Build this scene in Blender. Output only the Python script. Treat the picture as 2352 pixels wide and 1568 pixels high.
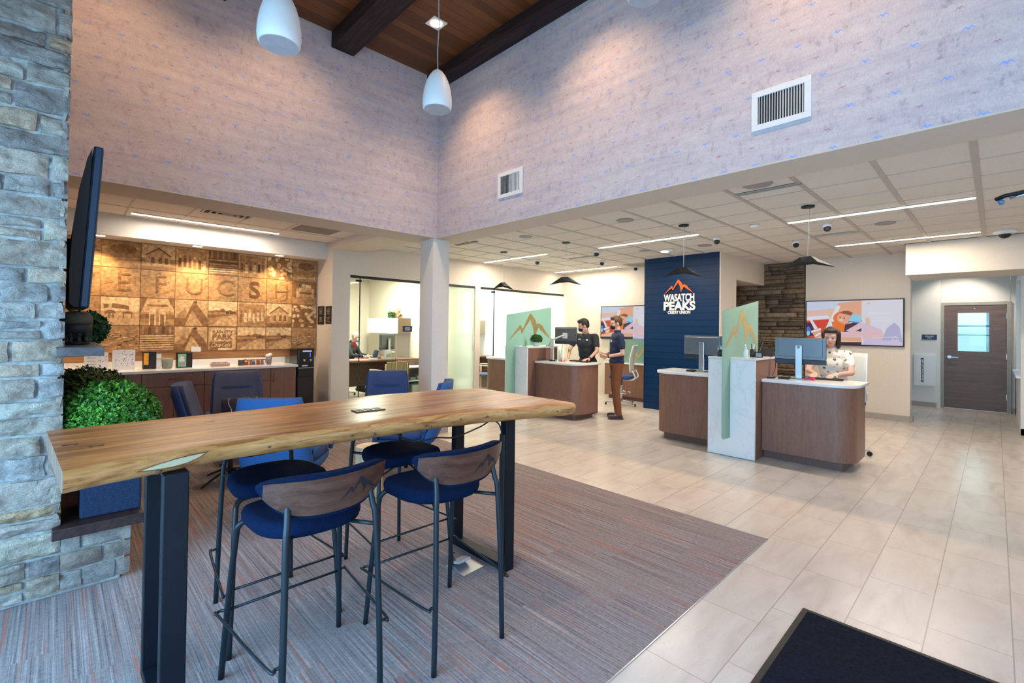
import bpy, bmesh, math, random
from mathutils import Vector, Matrix, Euler, noise as mnoise
random.seed(7)
PI=math.pi; R=math.radians
SC=bpy.context.scene
for _o in list(bpy.data.objects): bpy.data.objects.remove(_o)
COL=SC.collection

# ---------------------------------------------------------------- camera
F_PX=1078.17; YAW,PITCH,ROLL=.80037,.010734,.012773; CAM_H=1.54
_f=Vector((math.cos(YAW)*math.cos(PITCH),math.sin(YAW)*math.cos(PITCH),math.sin(PITCH)))
_r=Vector((math.sin(YAW),-math.cos(YAW),0)); _u=_r.cross(_f)
_r2=_r*math.cos(ROLL)+_u*math.sin(ROLL); _u2=-_r*math.sin(ROLL)+_u*math.cos(ROLL)
cam=bpy.data.objects.new('camera',bpy.data.cameras.new('camera')); COL.objects.link(cam)
m=Matrix.Identity(4)
for i in range(3):
    m[i][0]=_r2[i]; m[i][1]=_u2[i]; m[i][2]=-_f[i]
m[2][3]=CAM_H
cam.matrix_world=m
cam.data.sensor_fit='HORIZONTAL'; cam.data.sensor_width=36; cam.data.lens=F_PX/2352*36
cam.data.shift_y=-42/2352; cam.data.clip_start=.05; cam.data.clip_end=100
SC.camera=cam

# ---------------------------------------------------------------- exposure, sky, daylight
vs=SC.view_settings; vs.view_transform='Standard'; vs.look='None'; vs.gamma=1; vs.use_curve_mapping=False
vs.exposure=0.08
W=bpy.data.worlds.new('sky'); SC.world=W; W.use_nodes=True
nt=W.node_tree; nt.nodes.clear()
wo=nt.nodes.new('ShaderNodeOutputWorld'); bg=nt.nodes.new('ShaderNodeBackground')
tc=nt.nodes.new('ShaderNodeTexCoord'); sx=nt.nodes.new('ShaderNodeSeparateXYZ'); cr=nt.nodes.new('ShaderNodeValToRGB')
nt.links.new(tc.outputs['Generated'],sx.inputs[0]); nt.links.new(sx.outputs[2],cr.inputs[0])
cr.color_ramp.elements[0].position=0.0; cr.color_ramp.elements[0].color=(.30,.36,.42,1)
cr.color_ramp.elements[1].position=.02; cr.color_ramp.elements[1].color=(.55,.78,1.0,1)
e=cr.color_ramp.elements.new(.6); e.color=(.35,.55,1.0,1)
nt.links.new(cr.outputs[0],bg.inputs[0]); bg.inputs[1].default_value=2.6
nt.links.new(bg.outputs[0],wo.inputs[0])

def area(name,loc,rot,sx_,sy_,power,color,portal=False,spread=None):
    l=bpy.data.lights.new(name,'AREA'); l.shape='RECTANGLE'; l.size=sx_; l.size_y=sy_; l.energy=power; l.color=color
    if portal: l.cycles.is_portal=True
    if spread: l.spread=spread
    o=bpy.data.objects.new(name,l); COL.objects.link(o); o.location=loc; o.rotation_euler=rot; return o
def spot(name,loc,target,power,color,size=60,blend=.6,rad=.03):
    l=bpy.data.lights.new(name,'SPOT'); l.energy=power; l.color=color; l.spot_size=R(size); l.spot_blend=blend; l.shadow_soft_size=rad
    o=bpy.data.objects.new(name,l); COL.objects.link(o); o.location=loc
    d=Vector(target)-Vector(loc); o.rotation_euler=d.to_track_quat('-Z','Y').to_euler(); return o
WARM=(1,.74,.48); NEUT=(1,.86,.70); DAY=(.50,.74,1.0)
# daylight entering by the storefront glazing behind and left of the viewpoint
area('daylight_entrance',(1.6,-2.75,1.5),(R(-90),0,0),6.2,2.5,85,(.62,.80,1.0))
area('daylight_side',(-1.42,1.1,1.45),(0,R(-90),0),2.4,4.6,270,(.30,.64,.95))
area('daylight_clerestory',(3.1,-2.75,3.95),(R(-90),0,0),1.4,1.5,100,(.60,.70,1.0))

# ---------------------------------------------------------------- materials
MATS={}
def new_mat(name):
    m=bpy.data.materials.new(name); m.use_nodes=True; n=m.node_tree
    return m,n,n.nodes['Principled BSDF']
def setp(b,rough=.5,metal=0,spec=None,coat=0,coatr=.1,trans=0,ior=None,alpha=None,sheen=0):
    b.inputs['Roughness'].default_value=rough; b.inputs['Metallic'].default_value=metal
    if spec is not None: b.inputs['Specular IOR Level'].default_value=spec
    if coat: b.inputs['Coat Weight'].default_value=coat; b.inputs['Coat Roughness'].default_value=coatr
    if trans: b.inputs['Transmission Weight'].default_value=trans
    if ior: b.inputs['IOR'].default_value=ior
    if alpha is not None: b.inputs['Alpha'].default_value=alpha
    if sheen: b.inputs['Sheen Weight'].default_value=sheen
def M(name,col,rough=.5,var=.08,scale=12,bump=0,stretch=(1,1,1),**k):
    """solid colour with a procedural noise variation"""
    if name in MATS: return MATS[name]
    m,n,b=new_mat(name); setp(b,rough,**k)
    g=n.nodes.new('ShaderNodeTexCoord'); mp=n.nodes.new('ShaderNodeMapping'); mp.inputs['Scale'].default_value=stretch
    ns=n.nodes.new('ShaderNodeTexNoise'); ns.inputs['Scale'].default_value=scale; ns.inputs['Detail'].default_value=4
    n.links.new(g.outputs['Object'],mp.inputs[0]); n.links.new(mp.outputs[0],ns.inputs['Vector'])
    r=n.nodes.new('ShaderNodeValToRGB')
    c0=[max(0,c*(1-var)) for c in col]; c1=[min(1,c*(1+var)) for c in col]
    r.color_ramp.elements[0].position=.3; r.color_ramp.elements[1].position=.7
    r.color_ramp.elements[0].color=(*c0,1); r.color_ramp.elements[1].color=(*c1,1)
    n.links.new(ns.outputs[0],r.inputs[0]); n.links.new(r.outputs[0],b.inputs['Base Color'])
    if bump:
        bp=n.nodes.new('ShaderNodeBump'); bp.inputs['Strength'].default_value=bump; bp.inputs['Distance'].default_value=.01
        n.links.new(ns.outputs[0],bp.inputs['Height']); n.links.new(bp.outputs[0],b.inputs['Normal'])
    MATS[name]=m; return m
def ME(name,col,strength):
    if name in MATS: return MATS[name]
    m,n,b=new_mat(name); b.inputs['Base Color'].default_value=(*(c*(.02 if strength<3 else 1) for c in col),1); b.inputs['Emission Color'].default_value=(*col,1)
    b.inputs['Emission Strength'].default_value=strength; MATS[name]=m; return m
def pos_xyz(n):
    g=n.nodes.new('ShaderNodeNewGeometry'); return g.outputs['Position']
def nmath(n,op,a,b=None,c=None):
    q=n.nodes.new('ShaderNodeMath'); q.operation=op
    for i,v in enumerate((a,b,c)):
        if v is None: continue
        if isinstance(v,(int,float)): q.inputs[i].default_value=v
        else: n.links.new(v,q.inputs[i])
    return q.outputs[0]
def nmix(n,fac,a,b):
    q=n.nodes.new('ShaderNodeMix'); q.data_type='RGBA'
    if isinstance(fac,(int,float)): q.inputs[0].default_value=fac
    else: n.links.new(fac,q.inputs[0])
    for i,v in ((6,a),(7,b)):
        if isinstance(v,tuple): q.inputs[i].default_value=(*v,1)
        else: n.links.new(v,q.inputs[i])
    return q.outputs[2]
def nramp(n,fac,stops):
    r=n.nodes.new('ShaderNodeValToRGB'); r.color_ramp.elements[0].position=stops[0][0]; r.color_ramp.elements[0].color=(*stops[0][1],1)
    r.color_ramp.elements[1].position=stops[-1][0]; r.color_ramp.elements[1].color=(*stops[-1][1],1)
    for p,c in stops[1:-1]:
        e=r.color_ramp.elements.new(p); e.color=(*c,1)
    n.links.new(fac,r.inputs[0]); return r.outputs[0]
def nnoise(n,vec,scale,detail=3,rough=.5,dist=0):
    q=n.nodes.new('ShaderNodeTexNoise'); q.inputs['Scale'].default_value=scale; q.inputs['Detail'].default_value=detail
    q.inputs['Roughness'].default_value=rough; q.inputs['Distortion'].default_value=dist
    n.links.new(vec,q.inputs['Vector']); return q.outputs[0]
def nmap(n,vec,scale=(1,1,1),loc=(0,0,0),rot=(0,0,0)):
    q=n.nodes.new('ShaderNodeMapping'); q.inputs['Scale'].default_value=scale; q.inputs['Location'].default_value=loc; q.inputs['Rotation'].default_value=rot
    n.links.new(vec,q.inputs[0]); return q.outputs[0]
def ncomb(n,x,y,z=0):
    q=n.nodes.new('ShaderNodeCombineXYZ')
    for i,v in enumerate((x,y,z)):
        if isinstance(v,(int,float)): q.inputs[i].default_value=v
        else: n.links.new(v,q.inputs[i])
    return q.outputs[0]
def nsep(n,vec):
    q=n.nodes.new('ShaderNodeSeparateXYZ'); n.links.new(vec,q.inputs[0]); return q.outputs
def nbump(n,b,h,strength=.3,dist=.01):
    bp=n.nodes.new('ShaderNodeBump'); bp.inputs['Strength'].default_value=strength; bp.inputs['Distance'].default_value=dist
    n.links.new(h,bp.inputs['Height']); n.links.new(bp.outputs[0],b.inputs['Normal'])

def mat_wallpaper():
    m,n,b=new_mat('bird_wallpaper'); setp(b,.75)
    p=pos_xyz(n); s=nsep(n,p); u=nmath(n,'ADD',s[0],s[1]); v2=ncomb(n,u,s[2])
    a=nnoise(n,nmap(n,v2,(.8,7,1)),1.6,6,.68,.25)
    c=nnoise(n,nmap(n,v2,(6.5,3.6,1),(4,2,0)),1.9,6,.78,.2)
    c2=nnoise(n,nmap(n,v2,(46,22,1)),2,4,.75)
    c3=nnoise(n,nmap(n,v2,(4,4,1),(9,3,0)),3,6,.75)
    base=nramp(n,a,[(.32,(.49,.43,.47)),(.47,(.57,.50,.52)),(.62,(.62,.55,.55))])
    blot=nramp(n,c,[(.54,(1,1,1)),(.66,(.74,.71,.78))])
    fine=nramp(n,nmath(n,'ADD',nmath(n,'MULTIPLY',c2,.55),nmath(n,'MULTIPLY',c3,.45)),[(.38,(.84,.83,.86)),(.52,(.99,.98,.98)),(.62,(1.07,1.06,1.04))])
    q=n.nodes.new('ShaderNodeMix'); q.data_type='RGBA'; q.blend_type='MULTIPLY'; q.inputs[0].default_value=1
    n.links.new(base,q.inputs[6]); n.links.new(blot,q.inputs[7])
    q2=n.nodes.new('ShaderNodeMix'); q2.data_type='RGBA'; q2.blend_type='MULTIPLY'; q2.inputs[0].default_value=1
    n.links.new(q.outputs[2],q2.inputs[6]); n.links.new(fine,q2.inputs[7])
    col=q2.outputs[2]
    # small birds on a regular repeat: a shallow chevron inside each cell
    def birds(col,du,dv,cw,ch,size,colour,flip):
        uu=nmath(n,'ADD',u,du); vv=nmath(n,'ADD',s[2],dv)
        row=nmath(n,'FLOOR',nmath(n,'DIVIDE',vv,ch))
        uu=nmath(n,'ADD',uu,nmath(n,'MULTIPLY',row,cw*.37))
        fu=nmath(n,'SUBTRACT',nmath(n,'FRACT',nmath(n,'DIVIDE',uu,cw)),.5)
        fv=nmath(n,'SUBTRACT',nmath(n,'FRACT',nmath(n,'DIVIDE',vv,ch)),.5)
        au=nmath(n,'ABSOLUTE',nmath(n,'MULTIPLY',fu,cw/size))
        av=nmath(n,'MULTIPLY',fv,ch/size*flip)
        d=nmath(n,'ABSOLUTE',nmath(n,'SUBTRACT',av,nmath(n,'SUBTRACT',.28,nmath(n,'ABSOLUTE',nmath(n,'SUBTRACT',au,.35)))))
        thick=nmath(n,'MULTIPLY',nmath(n,'SUBTRACT',1.0,au),.22)
        msk=nmath(n,'MULTIPLY',nmath(n,'LESS_THAN',d,thick),nmath(n,'LESS_THAN',au,1.0))
        return nmix(n,nmath(n,'MULTIPLY',msk,.75),col,colour)
    col=birds(col,0,0,.25,.27,.040,(.16,.34,.88),1)
    col=birds(col,.12,.13,.25,.27,.026,(.44,.17,.20),1)
    n.links.new(col,b.inputs['Base Color']); nbump(n,b,c2,.15,.003)
    return m
def mat_carpet():
    m,n,b=new_mat('streaked_carpet'); setp(b,.95,spec=.1)
    p=pos_xyz(n); s=nsep(n,p)
    tile=ncomb(n,nmath(n,'FLOOR',nmath(n,'DIVIDE',s[0],.3)),nmath(n,'FLOOR',nmath(n,'DIVIDE',nmath(n,'ADD',s[1],nmath(n,'MULTIPLY',nmath(n,'FLOOR',nmath(n,'DIVIDE',s[0],.3)),.31)),.92)))
    wn=n.nodes.new('ShaderNodeTexWhiteNoise'); n.links.new(tile,wn.inputs['Vector'])
    off=nmath(n,'MULTIPLY',wn.outputs['Value'],7)
    v=ncomb(n,nmath(n,'ADD',nmath(n,'MULTIPLY',s[0],115),off),nmath(n,'ADD',nmath(n,'MULTIPLY',s[1],.9),off))
    v3=ncomb(n,nmath(n,'ADD',nmath(n,'MULTIPLY',s[0],82),nmath(n,'MULTIPLY',off,3)),nmath(n,'ADD',nmath(n,'MULTIPLY',s[1],.75),off))
    a=nnoise(n,v,1.0,3,.65); c=nnoise(n,v3,1.0,1,.5); g=nnoise(n,p,55,3,.7)
    base=nramp(n,nmath(n,'ADD',nmath(n,'MULTIPLY',a,.75),nmath(n,'MULTIPLY',g,.25)),[(.34,(.13,.108,.115)),(.46,(.245,.212,.215)),(.56,(.325,.288,.29)),(.68,(.50,.455,.46))])
    red=nramp(n,c,[(.625,(0,0,0)),(.665,(1,1,1))])
    col=nmix(n,nmath(n,'MULTIPLY',red,.70),base,(.44,.15,.10))
    n.links.new(col,b.inputs['Base Color']); f=nnoise(n,p,420,2); nbump(n,b,f,.5,.004); return m
def mat_tile():
    m,n,b=new_mat('porcelain_floor_tile'); setp(b,.26,spec=.45)
    p=pos_xyz(n); s=nsep(n,p)
    yy=nmath(n,'DIVIDE',nmath(n,'SUBTRACT',s[1],.248),.31); row=nmath(n,'FLOOR',yy); fy=nmath(n,'FRACT',yy)
    xx=nmath(n,'ADD',nmath(n,'DIVIDE',s[0],.62),nmath(n,'MULTIPLY',row,.333)); cx=nmath(n,'FLOOR',xx); fx=nmath(n,'FRACT',xx)
    gy=nmath(n,'LESS_THAN',nmath(n,'MINIMUM',fy,nmath(n,'SUBTRACT',1,fy)),.009)
    gx=nmath(n,'LESS_THAN',nmath(n,'MINIMUM',fx,nmath(n,'SUBTRACT',1,fx)),.004)
    g=nmath(n,'MAXIMUM',gy,gx)
    wn=n.nodes.new('ShaderNodeTexWhiteNoise'); n.links.new(ncomb(n,row,cx),wn.inputs['Vector'])
    off=nmath(n,'MULTIPLY',wn.outputs['Value'],9)
    v=ncomb(n,nmath(n,'ADD',nmath(n,'MULTIPLY',s[0],1.3),off),nmath(n,'ADD',nmath(n,'MULTIPLY',s[1],4.6),off))
    a=nnoise(n,nmap(n,v,rot=(0,0,.5)),1.2,5,.55,.8)
    base=nramp(n,a,[(.30,(.53,.455,.40)),(.5,(.61,.54,.48)),(.66,(.65,.585,.525)),(.78,(.585,.51,.45))])
    vein=nnoise(n,nmap(n,v,(1,1,1),(3,1,0),(0,0,.5)),2.3,4,.55,2.0)
    vm=nmath(n,'LESS_THAN',nmath(n,'ABSOLUTE',nmath(n,'SUBTRACT',vein,.5)),.006)
    col=nmix(n,nmath(n,'MULTIPLY',vm,.20),base,(.42,.36,.30))
    col=nmix(n,nmath(n,'MULTIPLY',g,.75),col,(.33,.29,.25))
    n.links.new(col,b.inputs['Base Color']); nbump(n,b,nmath(n,'SUBTRACT',1,g),.2,.003); return m
def mat_wood(name,dark,mid,light,axis='x',rough=.4,scale=1.0,coat=0,sheenlines=1,coatr=.15,spec=.5):
    if name in MATS: return MATS[name]
    m,n,b=new_mat(name); setp(b,rough,coat=coat,coatr=coatr,spec=spec)
    g=n.nodes.new('ShaderNodeTexCoord'); v=g.outputs['Object']
    st={'x':(1.2,16,16),'y':(16,1.2,16),'z':(16,16,1.2)}[axis]
    a=nnoise(n,nmap(n,v,tuple(x*scale for x in st)),1,4,.6,.5)
    f=nnoise(n,nmap(n,v,tuple(x*scale*5 for x in st)),1.4,2,.6)
    c=nramp(n,a,[(.32,dark),(.5,mid),(.68,light)])
    c2=nramp(n,f,[(.35,(.82,.82,.82)),(.6,(1.05,1.05,1.05))])
    q=n.nodes.new('ShaderNodeMix'); q.data_type='RGBA'; q.blend_type='MULTIPLY'; q.inputs[0].default_value=1
    n.links.new(c,q.inputs[6]); n.links.new(c2,q.inputs[7]); n.links.new(q.outputs[2],b.inputs['Base Color'])
    nbump(n,b,f,.08,.002); MATS[name]=m; return m
def mat_stone(name,stops,rough=.85,bump=.8):
    m,n,b=new_mat(name); setp(b,rough,spec=.3)
    g=n.nodes.new('ShaderNodeNewGeometry'); p=g.outputs['Position']
    r=nramp(n,g.outputs['Random Per Island'],stops)
    a=nnoise(n,p,14,6,.7,.5); c=nnoise(n,nmap(n,p,(1,1,2.5)),38,5,.7)
    q=n.nodes.new('ShaderNodeMix'); q.data_type='RGBA'; q.blend_type='MULTIPLY'; q.inputs[0].default_value=1
    n.links.new(r,q.inputs[6]); n.links.new(nramp(n,a,[(.30,(.55,.54,.54)),(.5,(.95,.93,.9)),(.68,(1.25,1.22,1.2))]),q.inputs[7])
    n.links.new(q.outputs[2],b.inputs['Base Color'])
    nbump(n,b,nmath(n,'ADD',nmath(n,'MULTIPLY',a,1.4),c),bump,.02); return m
def mat_glass(name,tint=(.80,.93,.90),frost=.0,fac=.88):
    """clear architectural glass: see-through with a faint green tint and reflections"""
    m,n,b=new_mat(name); out=n.nodes['Material Output']
    tr=n.nodes.new('ShaderNodeBsdfTransparent'); tr.inputs[0].default_value=(*tint,1)
    gl=n.nodes.new('ShaderNodeBsdfGlossy'); gl.inputs['Roughness'].default_value=.03
    fr=n.nodes.new('ShaderNodeFresnel'); fr.inputs[0].default_value=1.45
    mx=n.nodes.new('ShaderNodeMixShader'); n.links.new(nmath(n,'MULTIPLY',fr.outputs[0],.45),mx.inputs[0]); n.links.new(tr.outputs[0],mx.inputs[1]); n.links.new(gl.outputs[0],mx.inputs[2])
    last=mx.outputs[0]
    if frost:
        df=n.nodes.new('ShaderNodeBsdfDiffuse'); df.inputs[0].default_value=(*tint,1)
        tl=n.nodes.new('ShaderNodeBsdfTranslucent'); tl.inputs[0].default_value=(*tint,1)
        ad=n.nodes.new('ShaderNodeMixShader'); ad.inputs[0].default_value=.5; n.links.new(df.outputs[0],ad.inputs[1]); n.links.new(tl.outputs[0],ad.inputs[2])
        m2=n.nodes.new('ShaderNodeMixShader'); m2.inputs[0].default_value=frost; n.links.new(last,m2.inputs[1]); n.links.new(ad.outputs[0],m2.inputs[2]); last=m2.outputs[0]
    n.links.new(last,out.inputs[0]); return m
def mat_planks(name,axis_run,width,dark,light,gap=(.05,.03,.02),rough=.5,bumpd=.01,spec=.4):
    """boards running along one world axis, `width` apart on the other given coordinate index"""
    m,n,b=new_mat(name); setp(b,rough,spec=spec); p=pos_xyz(n); s=nsep(n,p)
    ci,ri=axis_run
    t=nmath(n,'DIVIDE',s[ci],width); fl=nmath(n,'FLOOR',t); fr=nmath(n,'FRACT',t)
    seam=nmath(n,'LESS_THAN',nmath(n,'MINIMUM',fr,nmath(n,'SUBTRACT',1,fr)),.035)
    wn=n.nodes.new('ShaderNodeTexWhiteNoise'); n.links.new(ncomb(n,fl,nmath(n,'FLOOR',nmath(n,'DIVIDE',nmath(n,'ADD',s[ri],nmath(n,'MULTIPLY',fl,.77)),2.1))),wn.inputs['Vector'])
    g=nnoise(n,ncomb(n,nmath(n,'MULTIPLY',s[ri],2),nmath(n,'MULTIPLY',s[ci],40)),1,3,.6)
    c=nmix(n,nmath(n,'MULTIPLY_ADD',wn.outputs['Value'],.6,nmath(n,'MULTIPLY',g,.45)),dark,light)
    c=nmix(n,nmath(n,'MULTIPLY',seam,.8),c,gap)
    n.links.new(c,b.inputs['Base Color']); nbump(n,b,nmath(n,'SUBTRACT',1,seam),.6,bumpd); return m
def mat_grid_ceiling():
    m,n,b=new_mat('acoustic_ceiling_tile'); setp(b,.9)
    p=pos_xyz(n); a=nnoise(n,p,90,3,.7)
    n.links.new(nramp(n,a,[(.3,(.66,.61,.56)),(.6,(.74,.69,.64))]),b.inputs['Base Color']); nbump(n,b,a,.2,.002); return m

# ---------------------------------------------------------------- mesh builder
def rootM(o):
    while o.parent: o=o.parent
    return Matrix.LocRotScale(o.location,o.rotation_euler,None)
class MB:
    def __init__(s): s.bm=bmesh.new(); s.mi=0; s.T=None
    def mat(s,i): s.mi=i; return s
    def _fin(s,verts,faces,smooth=False):
        for f in faces: f.material_index=s.mi; f.smooth=smooth
        if s.T is not None: bmesh.ops.transform(s.bm,matrix=s.T,verts=verts)
    def box(s,x0,y0,z0,x1,y1,z1,bev=0,seg=2,rot=None,piv=None):
        r=bmesh.ops.create_cube(s.bm,size=1); vs=r['verts']
        c=Vector(((x0+x1)/2,(y0+y1)/2,(z0+z1)/2)); d=(abs(x1-x0),abs(y1-y0),abs(z1-z0))
        for v in vs: v.co=Vector((v.co.x*d[0],v.co.y*d[1],v.co.z*d[2]))+c
        fs=list({f for v in vs for f in v.link_faces})
        if bev:
            es=list({e for v in vs for e in v.link_edges})
            r=bmesh.ops.bevel(s.bm,geom=es,offset=bev,segments=seg,affect='EDGES',profile=.5)
            vs=r['verts']+[v for v in vs if v.is_valid]; vs=list(set(vs)); fs=list({f for v in vs for f in v.link_faces})
        if rot is not None:
            pv=Vector(piv) if piv else c
            bmesh.ops.transform(s.bm,matrix=Matrix.Translation(pv)@rot@Matrix.Translation(-pv),verts=vs)
        s._fin(vs,fs); return s
    def loft(s,rings,caps=True,smooth=True,closed=True):
        bm=s.bm; R_=[[bm.verts.new(p) for p in r] for r in rings]; fs=[]
        n=len(R_[0])
        for a,b in zip(R_,R_[1:]):
            for i in range(n if closed else n-1):
                j=(i+1)%n
                try: fs.append(bm.faces.new((a[i],a[j],b[j],b[i])))
                except ValueError: pass
        cf=[]
        if caps and n>2 and closed:
            cf.append(bm.faces.new(R_[0][::-1])); cf.append(bm.faces.new(R_[-1]))
        s._fin([v for r in R_ for v in r],fs,smooth)
        for f in cf: f.material_index=s.mi
        return s
    def cyl(s,p0,p1,r0,r1=None,seg=20,caps=True):
        r1=r0 if r1 is None else r1; p0=Vector(p0); p1=Vector(p1); d=(p1-p0).normalized()
        a=d.orthogonal().normalized(); b=d.cross(a)
        ring=lambda p,r:[p+(a*math.cos(t)+b*math.sin(t))*r for t in [2*PI*i/seg for i in range(seg)]]
        return s.loft([ring(p0,r0),ring(p1,r1)],caps)
    def tube(s,pts,r,seg=10,sub=0,closed=False):
        pts=[Vector(p) for p in pts]
        if sub:
            q=[]
            n=len(pts)
            for i in range(n-1):
                p0=pts[max(i-1,0)];p1=pts[i];p2=pts[i+1];p3=pts[min(i+2,n-1)]
                for k in range(sub):
                    t=k/sub; q.append(.5*((2*p1)+(-p0+p2)*t+(2*p0-5*p1+4*p2-p3)*t*t+(-p0+3*p1-3*p2+p3)*t**3))
            q.append(pts[-1]); pts=q
        n=len(pts); rings=[]; a=None
        for i,p in enumerate(pts):
            d=(pts[min(i+1,n-1)]-pts[max(i-1,0)]).normalized()
            if a is None: a=d.orthogonal().normalized()
            a=(a-d*a.dot(d)).normalized(); b=d.cross(a)
            rr=r if isinstance(r,(int,float)) else r[0]+(r[1]-r[0])*i/(n-1)
            rings.append([p+(a*math.cos(t)+b*math.sin(t))*rr for t in [2*PI*k/seg for k in range(seg)]])
        return s.loft(rings,True)
    def lathe(s,prof,c=(0,0,0),seg=32,caps=True):
        c=Vector(c); return s.loft([[c+Vector((r*math.cos(2*PI*k/seg),r*math.sin(2*PI*k/seg),z)) for k in range(seg)] for r,z in prof],caps)
    def prism(s,poly,o,U,V,N,depth,smooth=False):
        """2D outline in the plane (o,U,V) extruded by depth along N"""
        o=Vector(o);U=Vector(U);V=Vector(V);N=Vector(N); bm=s.bm
        a=[bm.verts.new(o+U*p[0]+V*p[1]) for p in poly]; b=[bm.verts.new(o+U*p[0]+V*p[1]+N*depth) for p in poly]
        fs=[bm.faces.new(a[::-1]),bm.faces.new(b)]; n=len(a); sd=[]
        for i in range(n): sd.append(bm.faces.new((a[i],a[(i+1)%n],b[(i+1)%n],b[i])))
        s._fin(a+b,fs+sd); 
        for f in sd: f.smooth=smooth
        return s
    def ell(s,c,r,sub=3,rot=None):
        v=bmesh.ops.create_icosphere(s.bm,subdivisions=sub,radius=1)['verts']; c=Vector(c)
        mt=Matrix.Translation(c)@(rot.to_4x4() if rot is not None else Matrix.Identity(4))@Matrix.Diagonal((*((r,r,r) if isinstance(r,(int,float)) else r),1))
        bmesh.ops.transform(s.bm,matrix=mt,verts=v); s._fin(v,list({f for q in v for f in q.link_faces}),True); return s
    def flat(s,poly,o,U,V):
        o=Vector(o);U=Vector(U);V=Vector(V); vs=[s.bm.verts.new(o+U*p[0]+V*p[1]) for p in poly]
        f=s.bm.faces.new(vs); s._fin(vs,[f]); return s
    def build(s,name,mats,parent=None,local=False,sharp=None):
        bmesh.ops.recalc_face_normals(s.bm,faces=s.bm.faces)
        me=bpy.data.meshes.new(name)
        if parent is not None and not local: bmesh.ops.transform(s.bm,matrix=rootM(parent).inverted(),verts=s.bm.verts)
        s.bm.to_mesh(me); s.bm.free()
        for q in (mats if isinstance(mats,(list,tuple)) else [mats]): me.materials.append(q)
        if sharp:
            try: me.set_sharp_from_angle(angle=R(sharp))
            except Exception: pass
        o=bpy.data.objects.new(name,me); COL.objects.link(o); o.parent=parent; return o
def tag(o,label=None,cat=None,group=None,kind=None):
    if label: o['label']=label
    if cat: o['category']=cat
    if group: o['group']=group
    if kind: o['kind']=kind
    return o
def thing(name,label,cat,loc=(0,0,0),rz=0,group=None):
    o=bpy.data.objects.new(name,None); o.empty_display_size=.1; COL.objects.link(o); o.location=loc; o.rotation_euler=(0,0,rz)
    return tag(o,label,cat,group)
def struct(name,mb,mats,parent=None):
    o=mb.build(name,mats,parent,sharp=40)
    if parent is None: o['kind']='structure'
    return o
def kids(o): return [c for c in COL.objects if c.parent==o]
def copy_tree(o,loc=None,rz=None,label=None,parent=None):
    c=o.copy(); COL.objects.link(c); c.parent=parent
    if loc is not None: c.location=loc
    if rz is not None: c.rotation_euler=(0,0,rz)
    if label: c['label']=label
    for k in kids(o): copy_tree(k,parent=c)
    return c
def text_mesh(txt,size,extr=.002,bold=0,align='CENTER'):
    cu=bpy.data.curves.new('txt','FONT'); cu.body=txt; cu.size=size; cu.extrude=extr; cu.offset=bold; cu.align_x=align; cu.align_y='BOTTOM_BASELINE'
    o=bpy.data.objects.new('txt',cu); COL.objects.link(o); dg=bpy.context.evaluated_depsgraph_get(); dg.update()
    me=bpy.data.meshes.new_from_object(o.evaluated_get(dg)); bpy.data.objects.remove(o); bpy.data.curves.remove(cu); return me
def add_text(mb,txt,size,o,U,V,N,extr=.002,bold=0,align='CENTER',xs=1.0,fit=None):
    me=text_mesh(txt,size,extr,bold,align); U=Vector(U);V=Vector(V);N=Vector(N)
    xs_=[v.co.x for v in me.vertices]; w=max(xs_)-min(xs_)
    if fit: xs=fit/w
    mt=Matrix.Identity(4)
    for i in range(3): mt[i][0]=U[i]*xs; mt[i][1]=V[i]; mt[i][2]=N[i]; mt[i][3]=o[i]
    me.transform(mt); k=len(mb.bm.faces); mb.bm.from_mesh(me); mb.bm.faces.ensure_lookup_table()
    for f in mb.bm.faces[k:]: f.material_index=mb.mi
    bpy.data.meshes.remove(me)
def remeshed(mb,name,mat,parent,voxel=.008,smooth=3,local=True,mats=None):
    """fuse overlapping blobs into one continuous skin"""
    me=bpy.data.meshes.new(name); bmesh.ops.recalc_face_normals(mb.bm,faces=mb.bm.faces); mb.bm.to_mesh(me); mb.bm.free()
    o=bpy.data.objects.new('tmp',me); COL.objects.link(o)
    r=o.modifiers.new('r','REMESH'); r.mode='VOXEL'; r.voxel_size=voxel; r.use_smooth_shade=True
    if smooth:
        q=o.modifiers.new('s','SMOOTH'); q.iterations=smooth; q.factor=.5
    dg=bpy.context.evaluated_depsgraph_get(); dg.update(); m2=bpy.data.meshes.new_from_object(o.evaluated_get(dg)); bpy.data.objects.remove(o)
    m2.name=name; m2.materials.clear(); m2.materials.append(mat)
    for p in m2.polygons: p.use_smooth=True
    k=bpy.data.objects.new(name,m2); COL.objects.link(k); k.parent=parent
    return k
def cap(mb,p0,p1,r0,r1,seg=14):
    p0=Vector(p0);p1=Vector(p1); mb.cyl(p0,p1,r0,r1,seg); mb.ell(p0,r0,2); mb.ell(p1,r1,2)
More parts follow.
